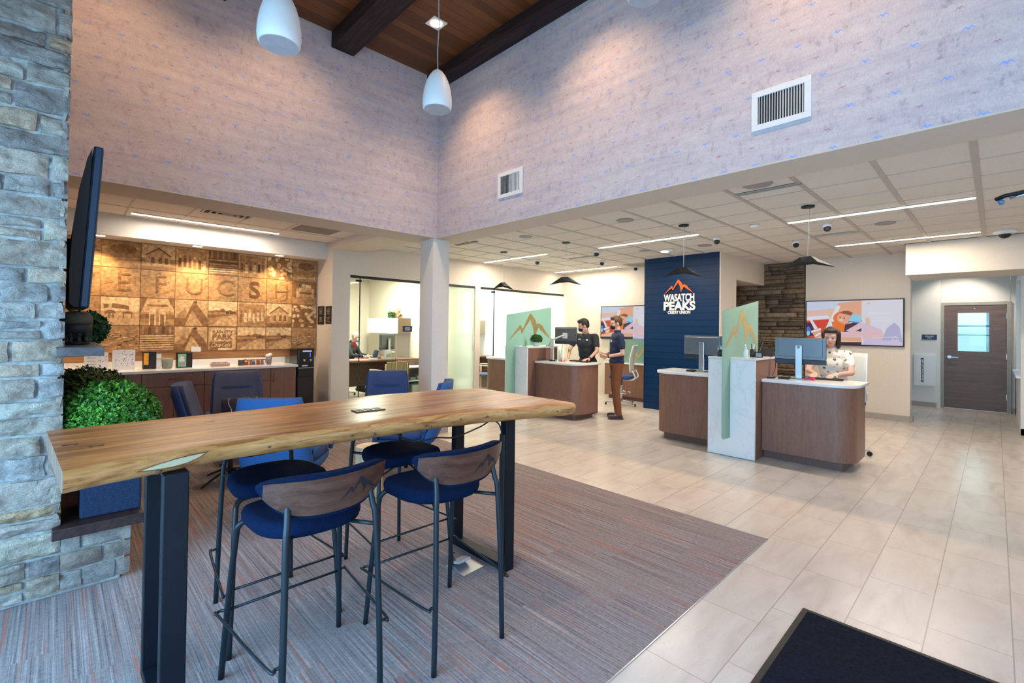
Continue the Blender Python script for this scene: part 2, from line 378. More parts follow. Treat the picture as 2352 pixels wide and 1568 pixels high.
# ---- colour helpers for picture surfaces
LOGO=[(-1,0),(-.62,.42),(-.60,.33),(-.36,.56),(0,1),(.10,.80),(.18,.52),(.30,.60),(.42,.66),(.60,.50),(1,0),(.86,.08),(.56,.36),(.44,.50),(.34,.40),(.22,.10),(.16,.05),(.20,.30),(.06,.46),(.02,.74),(-.26,.44),(-.50,.14),(-.52,.26),(-.60,.22)]
def logo_strokes(mb,o,U,V,N,w,h,depth,tk=1.0):
    """zigzag mountain line: list of tapered strokes, w = half width, h = height"""
    segs=[((-1,0),(-.47,.54),.02,.13),((-.50,.56),(-.40,.26),.06,.10),((-.44,.27),(0,1.0),.04,.15),((-.02,1.0),(.14,.66),.08,.26),
          ((.12,.74),(.24,.42),.14,.26),((.24,.50),(.16,.08),.24,.01),((.22,.42),(.40,.60),.08,.16),((.38,.62),(.55,.44),.08,.20),((.52,.46),(1.0,0),.16,.01)]
    for k,(a,b,w0,w1) in enumerate(segs):
        ax,ay,bx,by=a[0]*w,a[1]*h,b[0]*w,b[1]*h; dx,dy=bx-ax,by-ay; L=math.hypot(dx,dy); nx,ny=-dy/L,dx/L; w0*=w*.5*tk; w1*=w*.5*tk
        mb.prism([(ax-nx*w0,ay-ny*w0),(bx-nx*w1,by-ny*w1),(bx+nx*w1,by+ny*w1),(ax+nx*w0,ay+ny*w0)],o,U,V,N,depth+k*.00004)
# ================================================================ materials
m_wallp=mat_wallpaper(); m_carpet=mat_carpet(); m_tile=mat_tile()
m_wall=M('warm_white_paint',(.70,.625,.535),.75,.02,30,.03)
m_wallw=M('cool_white_paint',(.72,.70,.67),.7,.02,30,.03)
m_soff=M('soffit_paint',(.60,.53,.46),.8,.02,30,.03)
m_ceil=mat_grid_ceiling(); m_tbar=M('ceiling_grid_metal',(.46,.42,.38),.5,.03)
m_base=M('grey_rubber_base',(.36,.32,.28),.6,.04)
m_plank=mat_planks('stained_ceiling_boards',(1,0),.115,(.07,.022,.005),(.24,.082,.022),rough=.45)
m_beam=mat_wood('dark_beam',(.020,.012,.012),(.035,.022,.022),(.05,.034,.032),'y',.6,2,spec=.2)
m_navyp=mat_planks('navy_shiplap',(2,0),.124,(.0006,.022,.074),(.0008,.029,.092),gap=(.0003,.004,.018),rough=.40,bumpd=.02,spec=.3)
m_black=M('black_metal',(.0035,.007,.013),.45,.1,spec=.25)
m_blackm=M('matt_black',(.010,.010,.012),.6,.1)
m_white=M('white_plastic',(.78,.78,.78),.4,.02)
m_chrome=M('chrome',(.62,.64,.66),.18,.03,metal=1)
m_alu=M('brushed_aluminium',(.50,.53,.56),.32,.04,60,metal=.9,stretch=(1,1,.1))
m_glass=mat_glass('clear_glass',(.86,.95,.92)); m_frost=mat_glass('frosted_glass',(.54,.72,.66),.50); m_film=mat_glass('frosted_film_glass',(.78,.86,.76),.62)
m_quartz=M('white_quartz',(.80,.79,.77),.22,.03,3,coat=.3)
m_lam=mat_wood('brown_laminate',(.205,.096,.063),(.235,.115,.078),(.265,.132,.092),'z',.38,3,spec=.45)
m_lamd=mat_wood('brown_laminate_toe_kick',(.12,.062,.046),(.14,.074,.056),(.16,.085,.064),'x',.45,3)
m_led=ME('led_lens',(1,.86,.70),13); m_down=ME('downlight_lens',(1,.76,.45),26); m_offl=ME('office_panel_lens',(1,.93,.82),7)
m_wood_l=mat_wood('light_oak',(.42,.26,.13),(.55,.36,.20),(.66,.46,.28),'z',.5)
m_shelfw=mat_wood('grey_stained_mantel',(.05,.042,.046),(.075,.064,.07),(.11,.095,.10),'y',.5,2)
m_slabw=mat_wood('dark_walnut_slab',(.020,.009,.009),(.035,.016,.015),(.055,.027,.024),'y',.5,2)
m_vin=M('vent_dark',(.015,.018,.022),.8,.05)

# ================================================================ the room
CZ=2.94; BZ=2.83; AX,AY=3.90,5.60; TOP=5.10
b=MB(); b.box(-4,-3,-.1,AX-.10,1.178,0); b.box(3.80,-3,-.1,14.2,7.7,0); b.box(-4,7.7,-.1,14.2,12,0); b.box(3.6,1.178,-.1,3.80,7.7,-.003)
struct('floor',b,[m_tile])
b=MB(); b.box(-4,1.178,-.1,3.80,7.7,0.004); struct('floor_carpet',b,[m_carpet])
b=MB(); b.box(3.800,1.172,0,3.806,7.7,.005); b.box(-4,1.172,0,3.806,1.178,.005); struct('trim_1',b,[m_alu])
# high walls above the openings
b=MB(); b.box(-4,AY,BZ,AX+.43,AY+.53,TOP+.2); 
struct('wall_far_high',b,[m_wallp])
b=MB(); b.box(AX,-3,BZ,AX+.43,AY,TOP+.2); struct('wall_right_high',b,[m_wallp])
b=MB(); b.box(-4,AY-.002,BZ-.012,AX+.43,AY+.53,BZ-.0005); b.box(AX-.002,-3,BZ-.012,AX+.43,AY,BZ-.0005); struct('trim_2',b,[m_soff])
# column
b=MB(); b.box(3.86,5.62,0,4.15,5.95,BZ-.012,bev=.004); struct('wall_column',b,[m_wallw])
b=MB(); b.box(3.85,5.61,0,4.16,5.96,.10); struct('baseboard_column',b,[m_base])
# low ceilings with grid
b=MB(); b.box(AX+.43,-3,CZ,10.75,7.7,CZ+.1); b.box(-4,AY+.53,CZ,AX+.43,8.4,CZ+.1); b.box(9.5,-3,CZ,10.75,1,CZ+.1)
ce=struct('ceiling',b,[m_ceil])
g=MB(); 
for k in range(-5,14):
    y=.115+.5875*k; 
    if -3<y<7.65: g.box(AX+.43,y-.022,CZ-.006,9.32 if y>3.4 else 10.63,y+.022,CZ+.01)
for k in range(12):
    x=4.72+.56*k
    if x<10.6: g.box(x-.007,-3 if x<9.5 else 1,CZ-.004,x+.007,7.65 if x<9.3 else 3.4,CZ+.01)
for k in range(8):
    x=.07+.585*k-1.8; 
    if x<3.25: g.box(x-.009,AY+.53,CZ-.004,x+.009,7.95,CZ+.01)
for y in (6.68,7.27,7.86):
    g.box(-4,y-.009,CZ-.004,3.29,y+.009,CZ+.01)
g.build('ceiling_grid',[m_tbar],ce)
# atrium ceiling
b=MB(); b.box(-4,-3,TOP,AX,AY,TOP+.15); struct('ceiling_atrium',b,[m_plank])
for i,(x0,x1,z0) in enumerate(((3.70,AX-.001,4.95),(2.33,2.61,4.91),(.93,1.21,4.91),(-.47,-.19,4.91),(-1.87,-1.59,4.91))):
    b=MB(); b.box(x0,-3,z0,x1,AY-.001,TOP-.001); tag(b.build('ceiling_beam',[m_beam]),kind='structure')
# storefront walls behind and left of the viewpoint
b=MB(); b.box(-4,-3.1,2.8,AX,-2.95,3.2); b.box(-4,-3.1,4.75,AX,-2.95,5.3); b.box(-4,-3.1,0,-1.6,-2.95,5.1); b.box(-4,-3.1,0,AX,-2.95,.12)
for x in (-1.5,-.1,1.3,2.7,AX-.1): b.box(x,-3.08,0,x+.08,-2.97,5.1)
struct('wall_entrance',b,[m_wall])
b=MB(); b.box(-1.75,-3,2.78,-1.6,5.6,5.1); b.box(-1.75,3.5,0,-1.6,5.6,2.8); b.box(-1.75,-3,0,-1.6,-1.3,2.8); b.box(-1.75,-1.3,0,-1.6,3.5,.10)
b.box(-1.6,-1.3,2.74,-.72,3.655,2.86)  # unseen ledge added to block window light from the upper fireplace stone
for y in (-1.3,.3,1.9,3.45): b.box(-1.73,y,0,-1.62,y+.07,2.8)
struct('wall_side_and_shade_ledge',b,[m_wall])
b=MB(); b.box(AX,-3.1,0,10.8,-2.95,3.0); b.box(-1.6,8.4,0,-1.5,6,3); struct('wall_near_right',b,[m_wall])
b=MB(); b.box(-1.7,5.6,0,-1.55,8.5,3.0); struct('wall_coffee_left',b,[m_wall])
# coffee nook
b=MB(); b.box(-1.6,8.34,0,3.31,8.5,3.0); b.box(3.29,7.70,0,3.60,8.5,3.0); struct('wall_coffee',b,[m_wall])
b=MB(); b.box(-1.6,7.93,2.67,3.29,8.34,CZ); struct('ceiling_soffit',b,[m_wallw])
b=MB(); b.box(3.29,AY+.53,BZ,3.87,7.70,CZ); struct('ceiling_bulkhead',b,[m_wall])
# office front: wall over and between the glazing
b=MB(); b.box(3.60,7.70,2.42,9.32,7.82,3.0); b.box(6.375,7.70,0,6.52,7.82,2.42); struct('wall_office_front',b,[m_wall])
# office rooms
b=MB(); b.box(5.90,7.82,0,6.02,11.6,2.75); b.box(3.50,11.5,0,9.4,11.6,2.75); b.box(9.32,7.82,0,9.45,11.6,2.75)
b.box(3.45,8.5,0,3.6,9.0,2.75); b.box(3.45,10.6,0,3.6,11.6,2.75); b.box(3.45,9,0,3.6,10.6,.9); b.box(3.45,9,2.3,3.6,10.6,2.75); struct('wall_office',b,[m_wall])
b=MB(); b.box(3.5,7.82,2.75,9.4,11.6,2.85); struct('ceiling_office',b,[m_wallw])
b=MB(); b.mat(0); b.box(3.47,9,.9,3.5,10.6,2.3); b.mat(1)
for y in (9.0,9.77,10.55): b.box(3.50,y,.9,3.56,y+.05,2.3)
w=struct('window_office',b,[m_glass,m_alu])
# back walls of the banking hall
b=MB(); b.box(9.32,4.86,0,9.45,7.82,3.0); struct('wall_back_left',b,[m_wall])
b=MB(); b.box(10.63,1.03,0,10.80,2.62,3.0); b.box(10.70,2.62,0,10.85,4.95,3.0); struct('wall_back_right',b,[m_wall])
b=MB(); b.box(10.58,1.03,0,10.63,2.62,.10); b.box(13.18,.86,0,13.2,1.7,.10); b.box(10.66,1.0,0,10.80,1.03,.10); b.box(13.38,-.31,0,13.4,-.22,.1); b.box(10.63,-.45,0,10.69,-.27,.1); struct('baseboard_back',b,[m_base])
b=MB(); b.box(9.55,-3,2.45,10.63,.985,CZ); struct('ceiling_bulkhead_hall',b,[m_wall])
b=MB(); b.box(13.20,.80,0,13.6,1.8,2.9); b.box(13.40,-.20,2.17,13.6,.82,2.9); b.box(13.40,-.40,0,13.6,-.21,2.9); b.box(10.80,1.6,0,13.3,1.75,2.9)
b.box(10.63,-.42,0,10.80,-.27,2.9); b.box(10.80,-.42,0,13.5,-.27,.88); b.box(12.9,-.42,0,13.5,-.27,2.9); b.box(10.8,-.42,2.55,13,-.27,2.9); struct('wall_hall',b,[m_wallw])
b=MB(); b.box(10.81,-.41,2.86,13.39,1.59,2.93); struct('ceiling_hall',b,[m_wallw])
b=MB(); b.box(10.63,-3,2.9,10.8,1.03,3.0); b.box(10.63,-3,0,10.8,-.42,3.0); struct('wall_back_far_right',b,[m_wall])
# hall side window (bright panes, deep sill)
wn=thing('window_1',None,None,(11.8,-.35,.9)); wn['kind']='structure'
MB().box(10.80,-.40,.92,12.9,-.385,2.55).build('window_pane',[m_glass],wn)
fb=MB(); fb.box(10.80,-.41,.9,10.86,-.37,2.55); fb.box(11.82,-.41,.9,11.88,-.37,2.55); fb.box(12.84,-.41,.9,12.9,-.37,2.55); fb.box(10.8,-.41,.88,12.9,-.37,.94); fb.build('window_frame',[m_white],wn)
MB().box(10.75,-.37,.86,12.95,-.22,.89,bev=.004).build('window_sill',[m_white],wn)
area('daylight_hall',(11.85,-.5,1.7),(R(-90),0,0),2.0,1.6,60,DAY)
# ---- door at the end of the hall
D0,D1=-.155,.75
dr=thing('door_1',None,None,(13.38,.3,0)); dr['kind']='structure'
b=MB(); b.box(13.35,D0-.06,0,13.42,D0,2.13); b.box(13.35,D1,0,13.42,D1+.06,2.13); b.box(13.349,D0-.06,2.13,13.42,D1+.06,2.19); b.build('door_frame',[M('grey_green_frame',(.33,.32,.28),.5)],dr)
m_door=mat_wood('brown_flush_door',(.14,.088,.075),(.165,.105,.09),(.19,.122,.105),'y',.45,1)
b=MB(); b.box(13.365,D0,.01,13.405,.09,2.13); b.box(13.365,.545,.01,13.405,D1,2.13); b.box(13.365,.09,.01,13.405,.545,1.19); b.box(13.365,.09,1.97,13.405,.545,2.13)
dl=b.build('door_leaf',[m_door],dr)
MB().box(13.38,.09,1.19,13.388,.545,1.97).build('window_pane',[m_glass],dl)
b=MB(); b.cyl((13.365,.67,1.06),(13.30,.67,1.06),.012,seg=10); b.box(13.295,.53,1.05,13.312,.68,1.07,bev=.004); b.cyl((13.365,.67,1.06),(13.36,.67,1.06),.032,seg=16); b.build('door_handle',[m_alu],dl)
b=MB(); 
for z in (.25,1.05,1.85): b.box(13.352,D0-.012,z,13.368,D0+.006,z+.11)
b.build('hinge',[m_alu],dl)
MB().cyl((13.365,.30,2.06),(13.362,.30,2.06),.009,seg=12).build('door_viewer',[m_white],dl)
# room beyond the door with its own window wall
b=MB(); b.box(13.6,-1.2,-.1,16.5,1.8,0); struct('floor_back_room',b,[m_tile])
b=MB(); b.box(16.4,-1.2,0,16.5,1.8,1.05); b.box(16.4,-1.2,2.3,16.5,1.8,2.9); b.box(13.6,-1.3,0,16.5,-1.2,2.9); b.box(13.6,1.8,0,16.5,1.9,2.9); b.box(13.6,-1.2,2.85,16.5,1.8,2.95); struct('wall_back_room',b,[m_wallw])
b=MB(); b.mat(0); b.box(16.44,-1.2,1.05,16.46,1.8,2.3); b.mat(1); b.box(16.4,.10,1.05,16.46,.16,2.3); b.box(16.4,-1.2,1.72,16.46,1.8,1.76); b.box(16.4,-1.2,1.5,16.46,1.8,1.53); struct('window_back_room',b,[m_glass,m_alu])
area('daylight_back_room',(16.7,.3,1.6),(0,R(90),0),1.3,2.8,60,(.75,.9,1))
# navy shiplap block and its white side with doorway
b=MB(); b.box(8.37,3.39,0,8.52,4.86,CZ); struct('wall_navy',b,[m_navyp])
b=MB(); b.box(8.372,3.37,0,9.09,3.43,CZ); b.box(9.09,3.37,2.50,10.70,3.50,CZ); b.box(8.52,4.80,0,9.4,4.86,CZ); b.box(9.05,3.43,0,9.15,4.8,CZ); b.box(9.15,4.75,0,10.75,4.85,CZ); struct('wall_navy_side',b,[m_wall])
b=MB(); b.box(9.15,3.5,2.51,10.7,4.8,2.6); struct('ceiling_niche',b,[m_soff])
spot('lamp_niche_a',(10.1,4.2,2.45),(10.55,4.2,.8),26,WARM,90); 

# ---- ledgestone generator
def stones(mb,o,U,V,N,w,h,rows,wr,dep,seed,rough=.012,gap=.012,div=5,clip=None):
    rnd=random.Random(seed); o=Vector(o);U=Vector(U);V=Vector(V);N=Vector(N); z=0
    while z<h-.02:
        rh=rnd.uniform(*rows); rh=min(rh,h-z)
        if h-z-rh<rows[0]*.6: rh=h-z
        x=-rnd.uniform(0,wr[1]*.6)
        while x<w:
            rw=rnd.uniform(*wr); x0=max(x,0)+gap/2; x1=min(x+rw,w)
            if w-x1<wr[0]*.35: x1=w
            if x1<w: x1-=gap/2
            if x1-x0>.02:
                split=rnd.random()<.18 and rh>rows[0]*1.25
                parts=[(z,z+rh*.5),(z+rh*.5,z+rh)] if split else [(z,z+rh)]
                for (za,zb) in parts:
                    za+=gap/2; zb-=gap/2; d=dep*rnd.uniform(.55,1.15); nx=max(2,int(div*(x1-x0)/.25)); nz=max(2,div//2+1)
                    if clip and not clip(x0,x1,za,zb): continue
                    ph=rnd.uniform(0,99); tilt=rnd.uniform(-.2,.2)
                    grid=[]
                    for j in range(nz+1):
                        row=[]
                        for i in range(nx+1):
                            fx=i/nx; fz=j/nz; ex=1-max(0,abs(fx*2-1)-.82)/.18*.28; ez=1-max(0,abs(fz*2-1)-.55)/.45*.35
                            px=x0+(x1-x0)*fx; pz=za+(zb-za)*fz
                            nn=mnoise.noise(Vector((px*9+ph,pz*22,ph)))*rough+mnoise.noise(Vector((px*30,pz*50,ph)))*rough*.5
                            dd=d*ex*ez*(1+tilt*(fz-.5))+nn
                            jx=mnoise.noise(Vector((pz*20,ph,i)))*gap*.4*(1 if i in(0,nx) and x1<w else 0); jz=mnoise.noise(Vector((px*14,ph,j+5)))*gap*.55*(1 if j in(0,nz) else 0)
                            row.append(o+U*(px+jx)+V*(pz+jz)+N*dd)
                        grid.append(row)
                    bm=mb.bm; G_=[[bm.verts.new(p) for p in r] for r in grid]; fs=[]
                    for j in range(nz):
                        for i in range(nx): fs.append(bm.faces.new((G_[j][i],G_[j][i+1],G_[j+1][i+1],G_[j+1][i])))
                    # sides back to the wall
                    bd=[(0,i) for i in range(nx)]+[(j,nx) for j in range(nz)]+[(nz,i) for i in range(nx,0,-1)]+[(j,0) for j in range(nz,0,-1)]
                    ring=[G_[j][i] for j,i in bd]; back=[bm.verts.new(q.co-N*((q.co-o).dot(N)+.004)) for q in ring]
                    for k in range(len(ring)): fs.append(bm.faces.new((ring[k],back[k],back[(k+1)%len(ring)],ring[(k+1)%len(ring)])))
                    for f in fs: f.material_index=mb.mi; f.smooth=True
            x+=rw
        z+=rh
    return mb
m_stone=mat_stone('grey_ledgestone',[(0,(.30,.28,.29)),(.2,(.54,.47,.39)),(.4,(.36,.36,.38)),(.55,(.64,.46,.30)),(.7,(.48,.48,.50)),(.85,(.60,.54,.45)),(1,(.36,.28,.25))],bump=1.0)
m_mortar=M('pale_mortar',(.37,.38,.38),.95,.25,34,.8)
m_stoneb=mat_stone('brown_ledgestone',[(0,(.10,.075,.055)),(.3,(.17,.125,.09)),(.55,(.24,.17,.11)),(.75,(.16,.12,.09)),(1,(.32,.24,.17))],bump=.5)
m_mortb=M('dark_mortar',(.05,.04,.03),.95,.08,40)
# brown stone wall at the back
b=MB(); b.box(10.62,2.63,0,10.70,4.75,CZ); st=struct('wall_stone',b,[m_mortb])
b=MB(); stones(b,(10.62,2.63,0),(0,1,0),(0,0,1),(-1,0,0),2.12,CZ,(.055,.12),(.22,.62),.035,5,.006,.008,3); b.build('stone_veneer',[m_stoneb],st)

# ================================================================ fireplace pier
fp=thing('fireplace','tall grey ledgestone fireplace pier with mantel shelf and dark hearth slab, left edge','fireplace',(-.6,4.6,0))
b=MB(); b.box(-1.6,3.69,0,.01,5.595,TOP-.002); b.box(.009,3.691,0,.30,5.4,.33); b.build('core',[m_mortar],fp,sharp=40)
b=MB(); stones(b,(-1.6,3.69,.02),(1,0,0),(0,0,1),(0,-1,0),1.635,TOP-.05,(.08,.155),(.16,.44),.032,11,.026,.016,13,clip=None)
stones(b,(.010,3.66,.36),(0,1,0),(0,0,1),(1,0,0),1.93,TOP-.40,(.08,.155),(.2,.5),.024,12,.008,.016,4)
b.build('stone_veneer',[m_stone],fp,sharp=50)
b=MB(); stones(b,(.03,3.69,.02),(1,0,0),(0,0,1),(0,-1,0),.315,.31,(.09,.15),(.13,.22),.032,13,.014,.014,8); stones(b,(.30,3.67,.02),(0,1,0),(0,0,1),(1,0,0),1.7,.31,(.09,.15),(.2,.4),.04,14,.009,.014,5)
b.build('hearth_stones',[m_stone],fp,sharp=50)
MB().box(.0,3.60,.335,.40,5.45,.395,bev=.005).build('hearth_slab',[m_slabw],fp)
MB().box(.0,3.55,1.352,.200,5.5,1.403,bev=.003).build('mantel_shelf',[m_shelfw],fp)
# television on the fireplace face (tilted forward)
tv=thing('television','large black television mounted tilted on the stone fireplace, seen edge-on','television',(.045,4.7,2.1))
tl=Matrix.Rotation(R(3.0),4,'Y')
b=MB(); b.box(.122,3.86,1.63,.168,5.45,2.63,bev=.010,rot=tl,piv=(.145,4.6,2.13)); b.build('screen_housing',[M('tv_bezel',(.015,.04,.08),.3,metal=.4)],tv)
b=MB(); b.prism([(.142,2.615),(.120,2.55),(.085,2.35),(.062,2.12),(.050,1.85),(.052,1.66),(.075,1.635),(.108,1.635)],(0,3.875,0),(1,0,0),(0,0,1),(0,1,0),1.56,smooth=True); b.build('rear_cover',[m_blackm],tv,sharp=40)
b=MB(); b.box(.1685,3.875,1.65,.1700,5.435,2.61,rot=tl,piv=(.145,4.6,2.13)); b.build('screen',[M('dark_screen',(.01,.01,.012),.1)],tv)
b=MB(); b.box(.03,4.3,1.9,.062,4.9,2.1); b.build('wall_mount',[m_black],tv)
# pot, plant and bowl on the mantel
LX,LY=.092,4.02
b=MB(); b.lathe([(.035,0),(.066,.003),(.068,.012),(.066,.016)],(LX,LY,1.404),28)
for k in range(9):
    a=2*PI*k/9; b.tube([(LX+.064*math.cos(a),LY+.064*math.sin(a),1.418),(LX+.050*math.cos(a),LY+.050*math.sin(a),1.447),(LX+.064*math.cos(a),LY+.064*math.sin(a),1.478)],(.010,.012),8,2)
b.lathe([(.060,.066),(.070,.070),(.074,.10),(.074,.128),(.066,.132)],(LX,LY,1.404),28)
ln=thing('lantern','black domed lantern with round cut-outs on the mantel shelf','lantern',(LX,LY,1.404))
b.build('body',[m_blackm],ln); MB().lathe([(.076,.130),(.077,.150),(.074,.175),(.060,.198),(.035,.207),(.001,.209)],(LX,LY,1.404),28).build('lid',[M('weathered_lid',(.07,.06,.045),.8,.3,40,.3)],ln)
def leaf_ball(name,label,cat,c,r,n,size,cols,loc,pot=None,zs=1.0,seed=1,group=None,lower=-.2):
    """clipped shrub: dark core ball plus many small folded leaves"""
    rnd=random.Random(seed); t=thing(name,label,cat,loc,group=group)
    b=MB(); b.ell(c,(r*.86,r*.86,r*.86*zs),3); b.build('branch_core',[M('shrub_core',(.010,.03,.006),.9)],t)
    b=MB(); bm=b.bm; c=Vector(c)
    for k in range(n):
        u=rnd.uniform(lower,1) if lower>-1 else rnd.uniform(-1,1); a=rnd.uniform(0,2*PI); q=math.sqrt(max(0,1-u*u)); d=Vector((q*math.cos(a),q*math.sin(a),u))
        bump=1+.05*mnoise.noise(d*4+Vector((seed,0,0)))+.10*mnoise.noise(d*12+Vector((0,seed,0)))
        p=c+Vector((d.x,d.y,d.z*zs))*r*rnd.uniform(.88,1.04)*bump
        s=size*rnd.uniform(.7,1.3); t1=d.orthogonal().normalized(); t1=Matrix.Rotation(rnd.uniform(0,2*PI),3,d)@t1
        up=(d*rnd.uniform(.3,1.1)+t1).normalized(); sd=up.cross(d).normalized()
        v=[bm.verts.new(p),bm.verts.new(p+up*s*.5+sd*s*.33),bm.verts.new(p+up*s),bm.verts.new(p+up*s*.5-sd*s*.33),bm.verts.new(p+up*s*.55+d*-.1*s)]
        for q_ in ((0,1,4),(1,2,4),(2,3,4),(3,0,4)):
            f=bm.faces.new([v[i] for i in q_]); f.smooth=False; f.material_index=rnd.randrange(len(cols))
    b.build('foliage',cols,t)
    return t
# ================================================================ live-edge high table
def mat_slab():
    m,n,b=new_mat('walnut_slab_top'); setp(b,.36,coat=.10,coatr=.2,spec=.38); g=n.nodes.new('ShaderNodeTexCoord'); v=g.outputs['Object']
    s=nsep(n,v)
    a=nnoise(n,nmap(n,v,(1.1,10,10),rot=(0,0,.03)),1.6,5,.62,1.0); f=nnoise(n,nmap(n,v,(3,90,90)),1.5,3,.6)
    c=nramp(n,a,[(.28,(.13,.034,.009)),(.42,(.26,.080,.018)),(.52,(.42,.145,.034)),(.62,(.54,.205,.052)),(.75,(.30,.10,.026))])
    f2=nramp(n,f,[(.3,(.80,.78,.76)),(.6,(1.06,1.06,1.06))])
    q=n.nodes.new('ShaderNodeMix'); q.data_type='RGBA'; q.blend_type='MULTIPLY'; q.inputs[0].default_value=1
    n.links.new(c,q.inputs[6]); n.links.new(f2,q.inputs[7])
    # pale sapwood towards the right end
    sap=nmath(n,'MULTIPLY',nmath(n,'SMOOTH_MIN',1.0,nmath(n,'MAXIMUM',0,nmath(n,'MULTIPLY',nmath(n,'SUBTRACT',s[0],1.15),1.0)),.3),nmath(n,'MULTIPLY',a,1.1))
    col=nmix(n,sap,q.outputs[2],(.58,.33,.15))
    n.links.new(col,b.inputs['Base Color']); nbump(n,b,f,.05,.002); return m
def mat_sap():
    m,n,b=new_mat('live_edge_sapwood'); setp(b,.42,coat=.2); g=n.nodes.new('ShaderNodeTexCoord'); v=g.outputs['Object']
    a=nnoise(n,nmap(n,v,(2.2,6,14)),2.0,6,.65,1.4); k=nnoise(n,nmap(n,v,(5,9,20)),2.6,4,.6,.6)
    c=nramp(n,a,[(.30,(.18,.062,.018)),(.44,(.42,.175,.050)),(.56,(.56,.275,.095)),(.70,(.32,.145,.045))])
    kk=nramp(n,k,[(.66,(1,1,1)),(.73,(.42,.33,.24))])
    q=n.nodes.new('ShaderNodeMix'); q.data_type='RGBA'; q.blend_type='MULTIPLY'; q.inputs[0].default_value=1
    n.links.new(c,q.inputs[6]); n.links.new(kk,q.inputs[7]); n.links.new(q.outputs[2],b.inputs['Base Color']); nbump(n,b,a,.35,.01); return m
m_slab=mat_slab(); m_sap=mat_sap()
def interp(P,x):
    for (x0,y0),(x1,y1) in zip(P,P[1:]):
        if x<=x1: return y0+(y1-y0)*(x-x0)/(x1-x0)
    return P[-1][1]
TZ=1.06; TU=.985
Fr=[(0,2.07),(.2,2.115),(.48,2.165),(.85,2.150),(1.165,2.125),(1.5,2.105),(1.8,2.05),(2.0,1.995),(2.2,1.94),(2.36,1.885),(2.43,1.90)]
Bk=[(0,2.95),(.64,2.955),(1.11,2.985),(1.4,3.02),(1.65,3.05),(2.0,3.01),(2.2,2.97),(2.40,2.90),(2.43,2.86)]
tb=thing('high_table','long live-edge wood bar table on black steel U-shaped frames','table',(1.2,2.5,0))
b=MB(); bm=b.bm; NX=96; secs=[]
for i in range(NX+1):
    x=2.43*i/NX; w=mnoise.noise(Vector((x*5,1,0)))*.010+mnoise.noise(Vector((x*17,2,0)))*.004; w2=mnoise.noise(Vector((x*4,7,0)))*.014+mnoise.noise(Vector((x*15,9,0)))*.004
    yf=interp(Fr,x)+w; yb=interp(Bk,x)+w2; endk=max(0,(x-2.36)/.07)*.035
    bl=mnoise.noise(Vector((x*3.1,4,0)))*.006; lo=mnoise.noise(Vector((x*6,8,0)))*.006
    pts=[(yf+.030,TZ),(yf+.008,TZ-.006),(yf-.004+bl,TZ-.024),(yf+.002+bl,TZ-.048),(yf+.016,TU+.010+lo*.5),(yf+.034,TU)]
    n_=8; top=[(yf+.030+(yb-yf-.06)*k/n_,TZ) for k in range(1,n_+1)]
    back=[(yb-.008,TZ-.006),(yb+.006,TZ-.03),(yb-.004,TU+.012),(yb-.03,TU)]
    prof=pts[::-1]+top+back   # from bottom-front up, over the top and down the back
    secs.append([bm.verts.new((x+(1-x/2.43)*(-.025+.048*(2.95-p[0])/.88),p[0],p[1])) for p in prof])
nf=len(pts); nt_=len(top)
for a,c in zip(secs,secs[1:]):
    n=len(a)
    for k in range(n):
        k2=(k+1)%n; f=bm.faces.new((a[k],c[k],c[k2],a[k2])); f.smooth=True
        ft=k>=nf-1 and k<nf-1+nt_
        f.material_index=0 if ft else (2 if k==n-1 else 1)
for s_,mi_ in ((secs[0][::-1],3),(secs[-1],1)): f=bm.faces.new(s_); f.material_index=mi_
b.build('table_top',[m_slab,m_sap,m_slab,mat_wood('sawn_end_grain',(.10,.055,.035),(.17,.10,.065),(.24,.15,.10),'z',.6,2)],tb,sharp=50)
# bare pale patch and knots on the live edge, butterfly inlays in the top
def edgept(x,z): 
    yf=interp(Fr,x); return Vector((x,yf-.012,z))
pp=[(p_[0]*1.05,p_[1]*.8) for p_ in [(-.10,-.010),(-.055,.002),(.0,.012),(.05,.016),(.095,.0165),(.075,.002),(.04,-.012),(-.01,-.018),(-.06,-.016)]]
UX=Vector((1,.19,0)).normalized(); NX_=Vector((.19,-1,0)).normalized(); oo=Vector((.325,interp(Fr,.318)-.010,1.027))
mk1=M('bare_sapwood',(.50,.46,.30),.5,.05); mk2=M('knot_brown',(.16,.07,.03),.5,.3,80)
MB().prism([(p[0]*1.14,p[1]*1.30) for p in pp],oo,UX,(0,0,1),NX_,.0035).build('bark_rim',[mk2],tb)
MB().prism(pp,oo,UX,(0,0,1),NX_,.005).build('bare_patch',[mk1],tb)
for x,z,r in ((.272,1.002,.012),(.66,1.022,.007),(1.02,1.02,.007),(1.13,1.01,.009),(1.42,1.02,.010),(1.45,1.005,.006),(1.63,1.03,.006),(1.80,1.025,.008),(2.27,1.02,.006),(.93,1.0,.006)):
    MB().ell((x,interp(Fr,x)+.001,z),(r*1.3,.006,r),2).build('knot',[mk2],tb)
for x,y in ((.046,2.53),(.120,2.446),(.55,2.71)):
    MB().prism([(-.022,-.013),(-.004,-.004),(.004,-.004),(.022,-.013),(.022,.013),(.004,.004),(-.004,.004),(-.022,.013)],(x,y,TZ-.003),(1,0,0),(0,1,0),(0,0,1),.0036).build('butterfly_inlay',[M('ebony_inlay',(.02,.012,.01),.35)],tb)
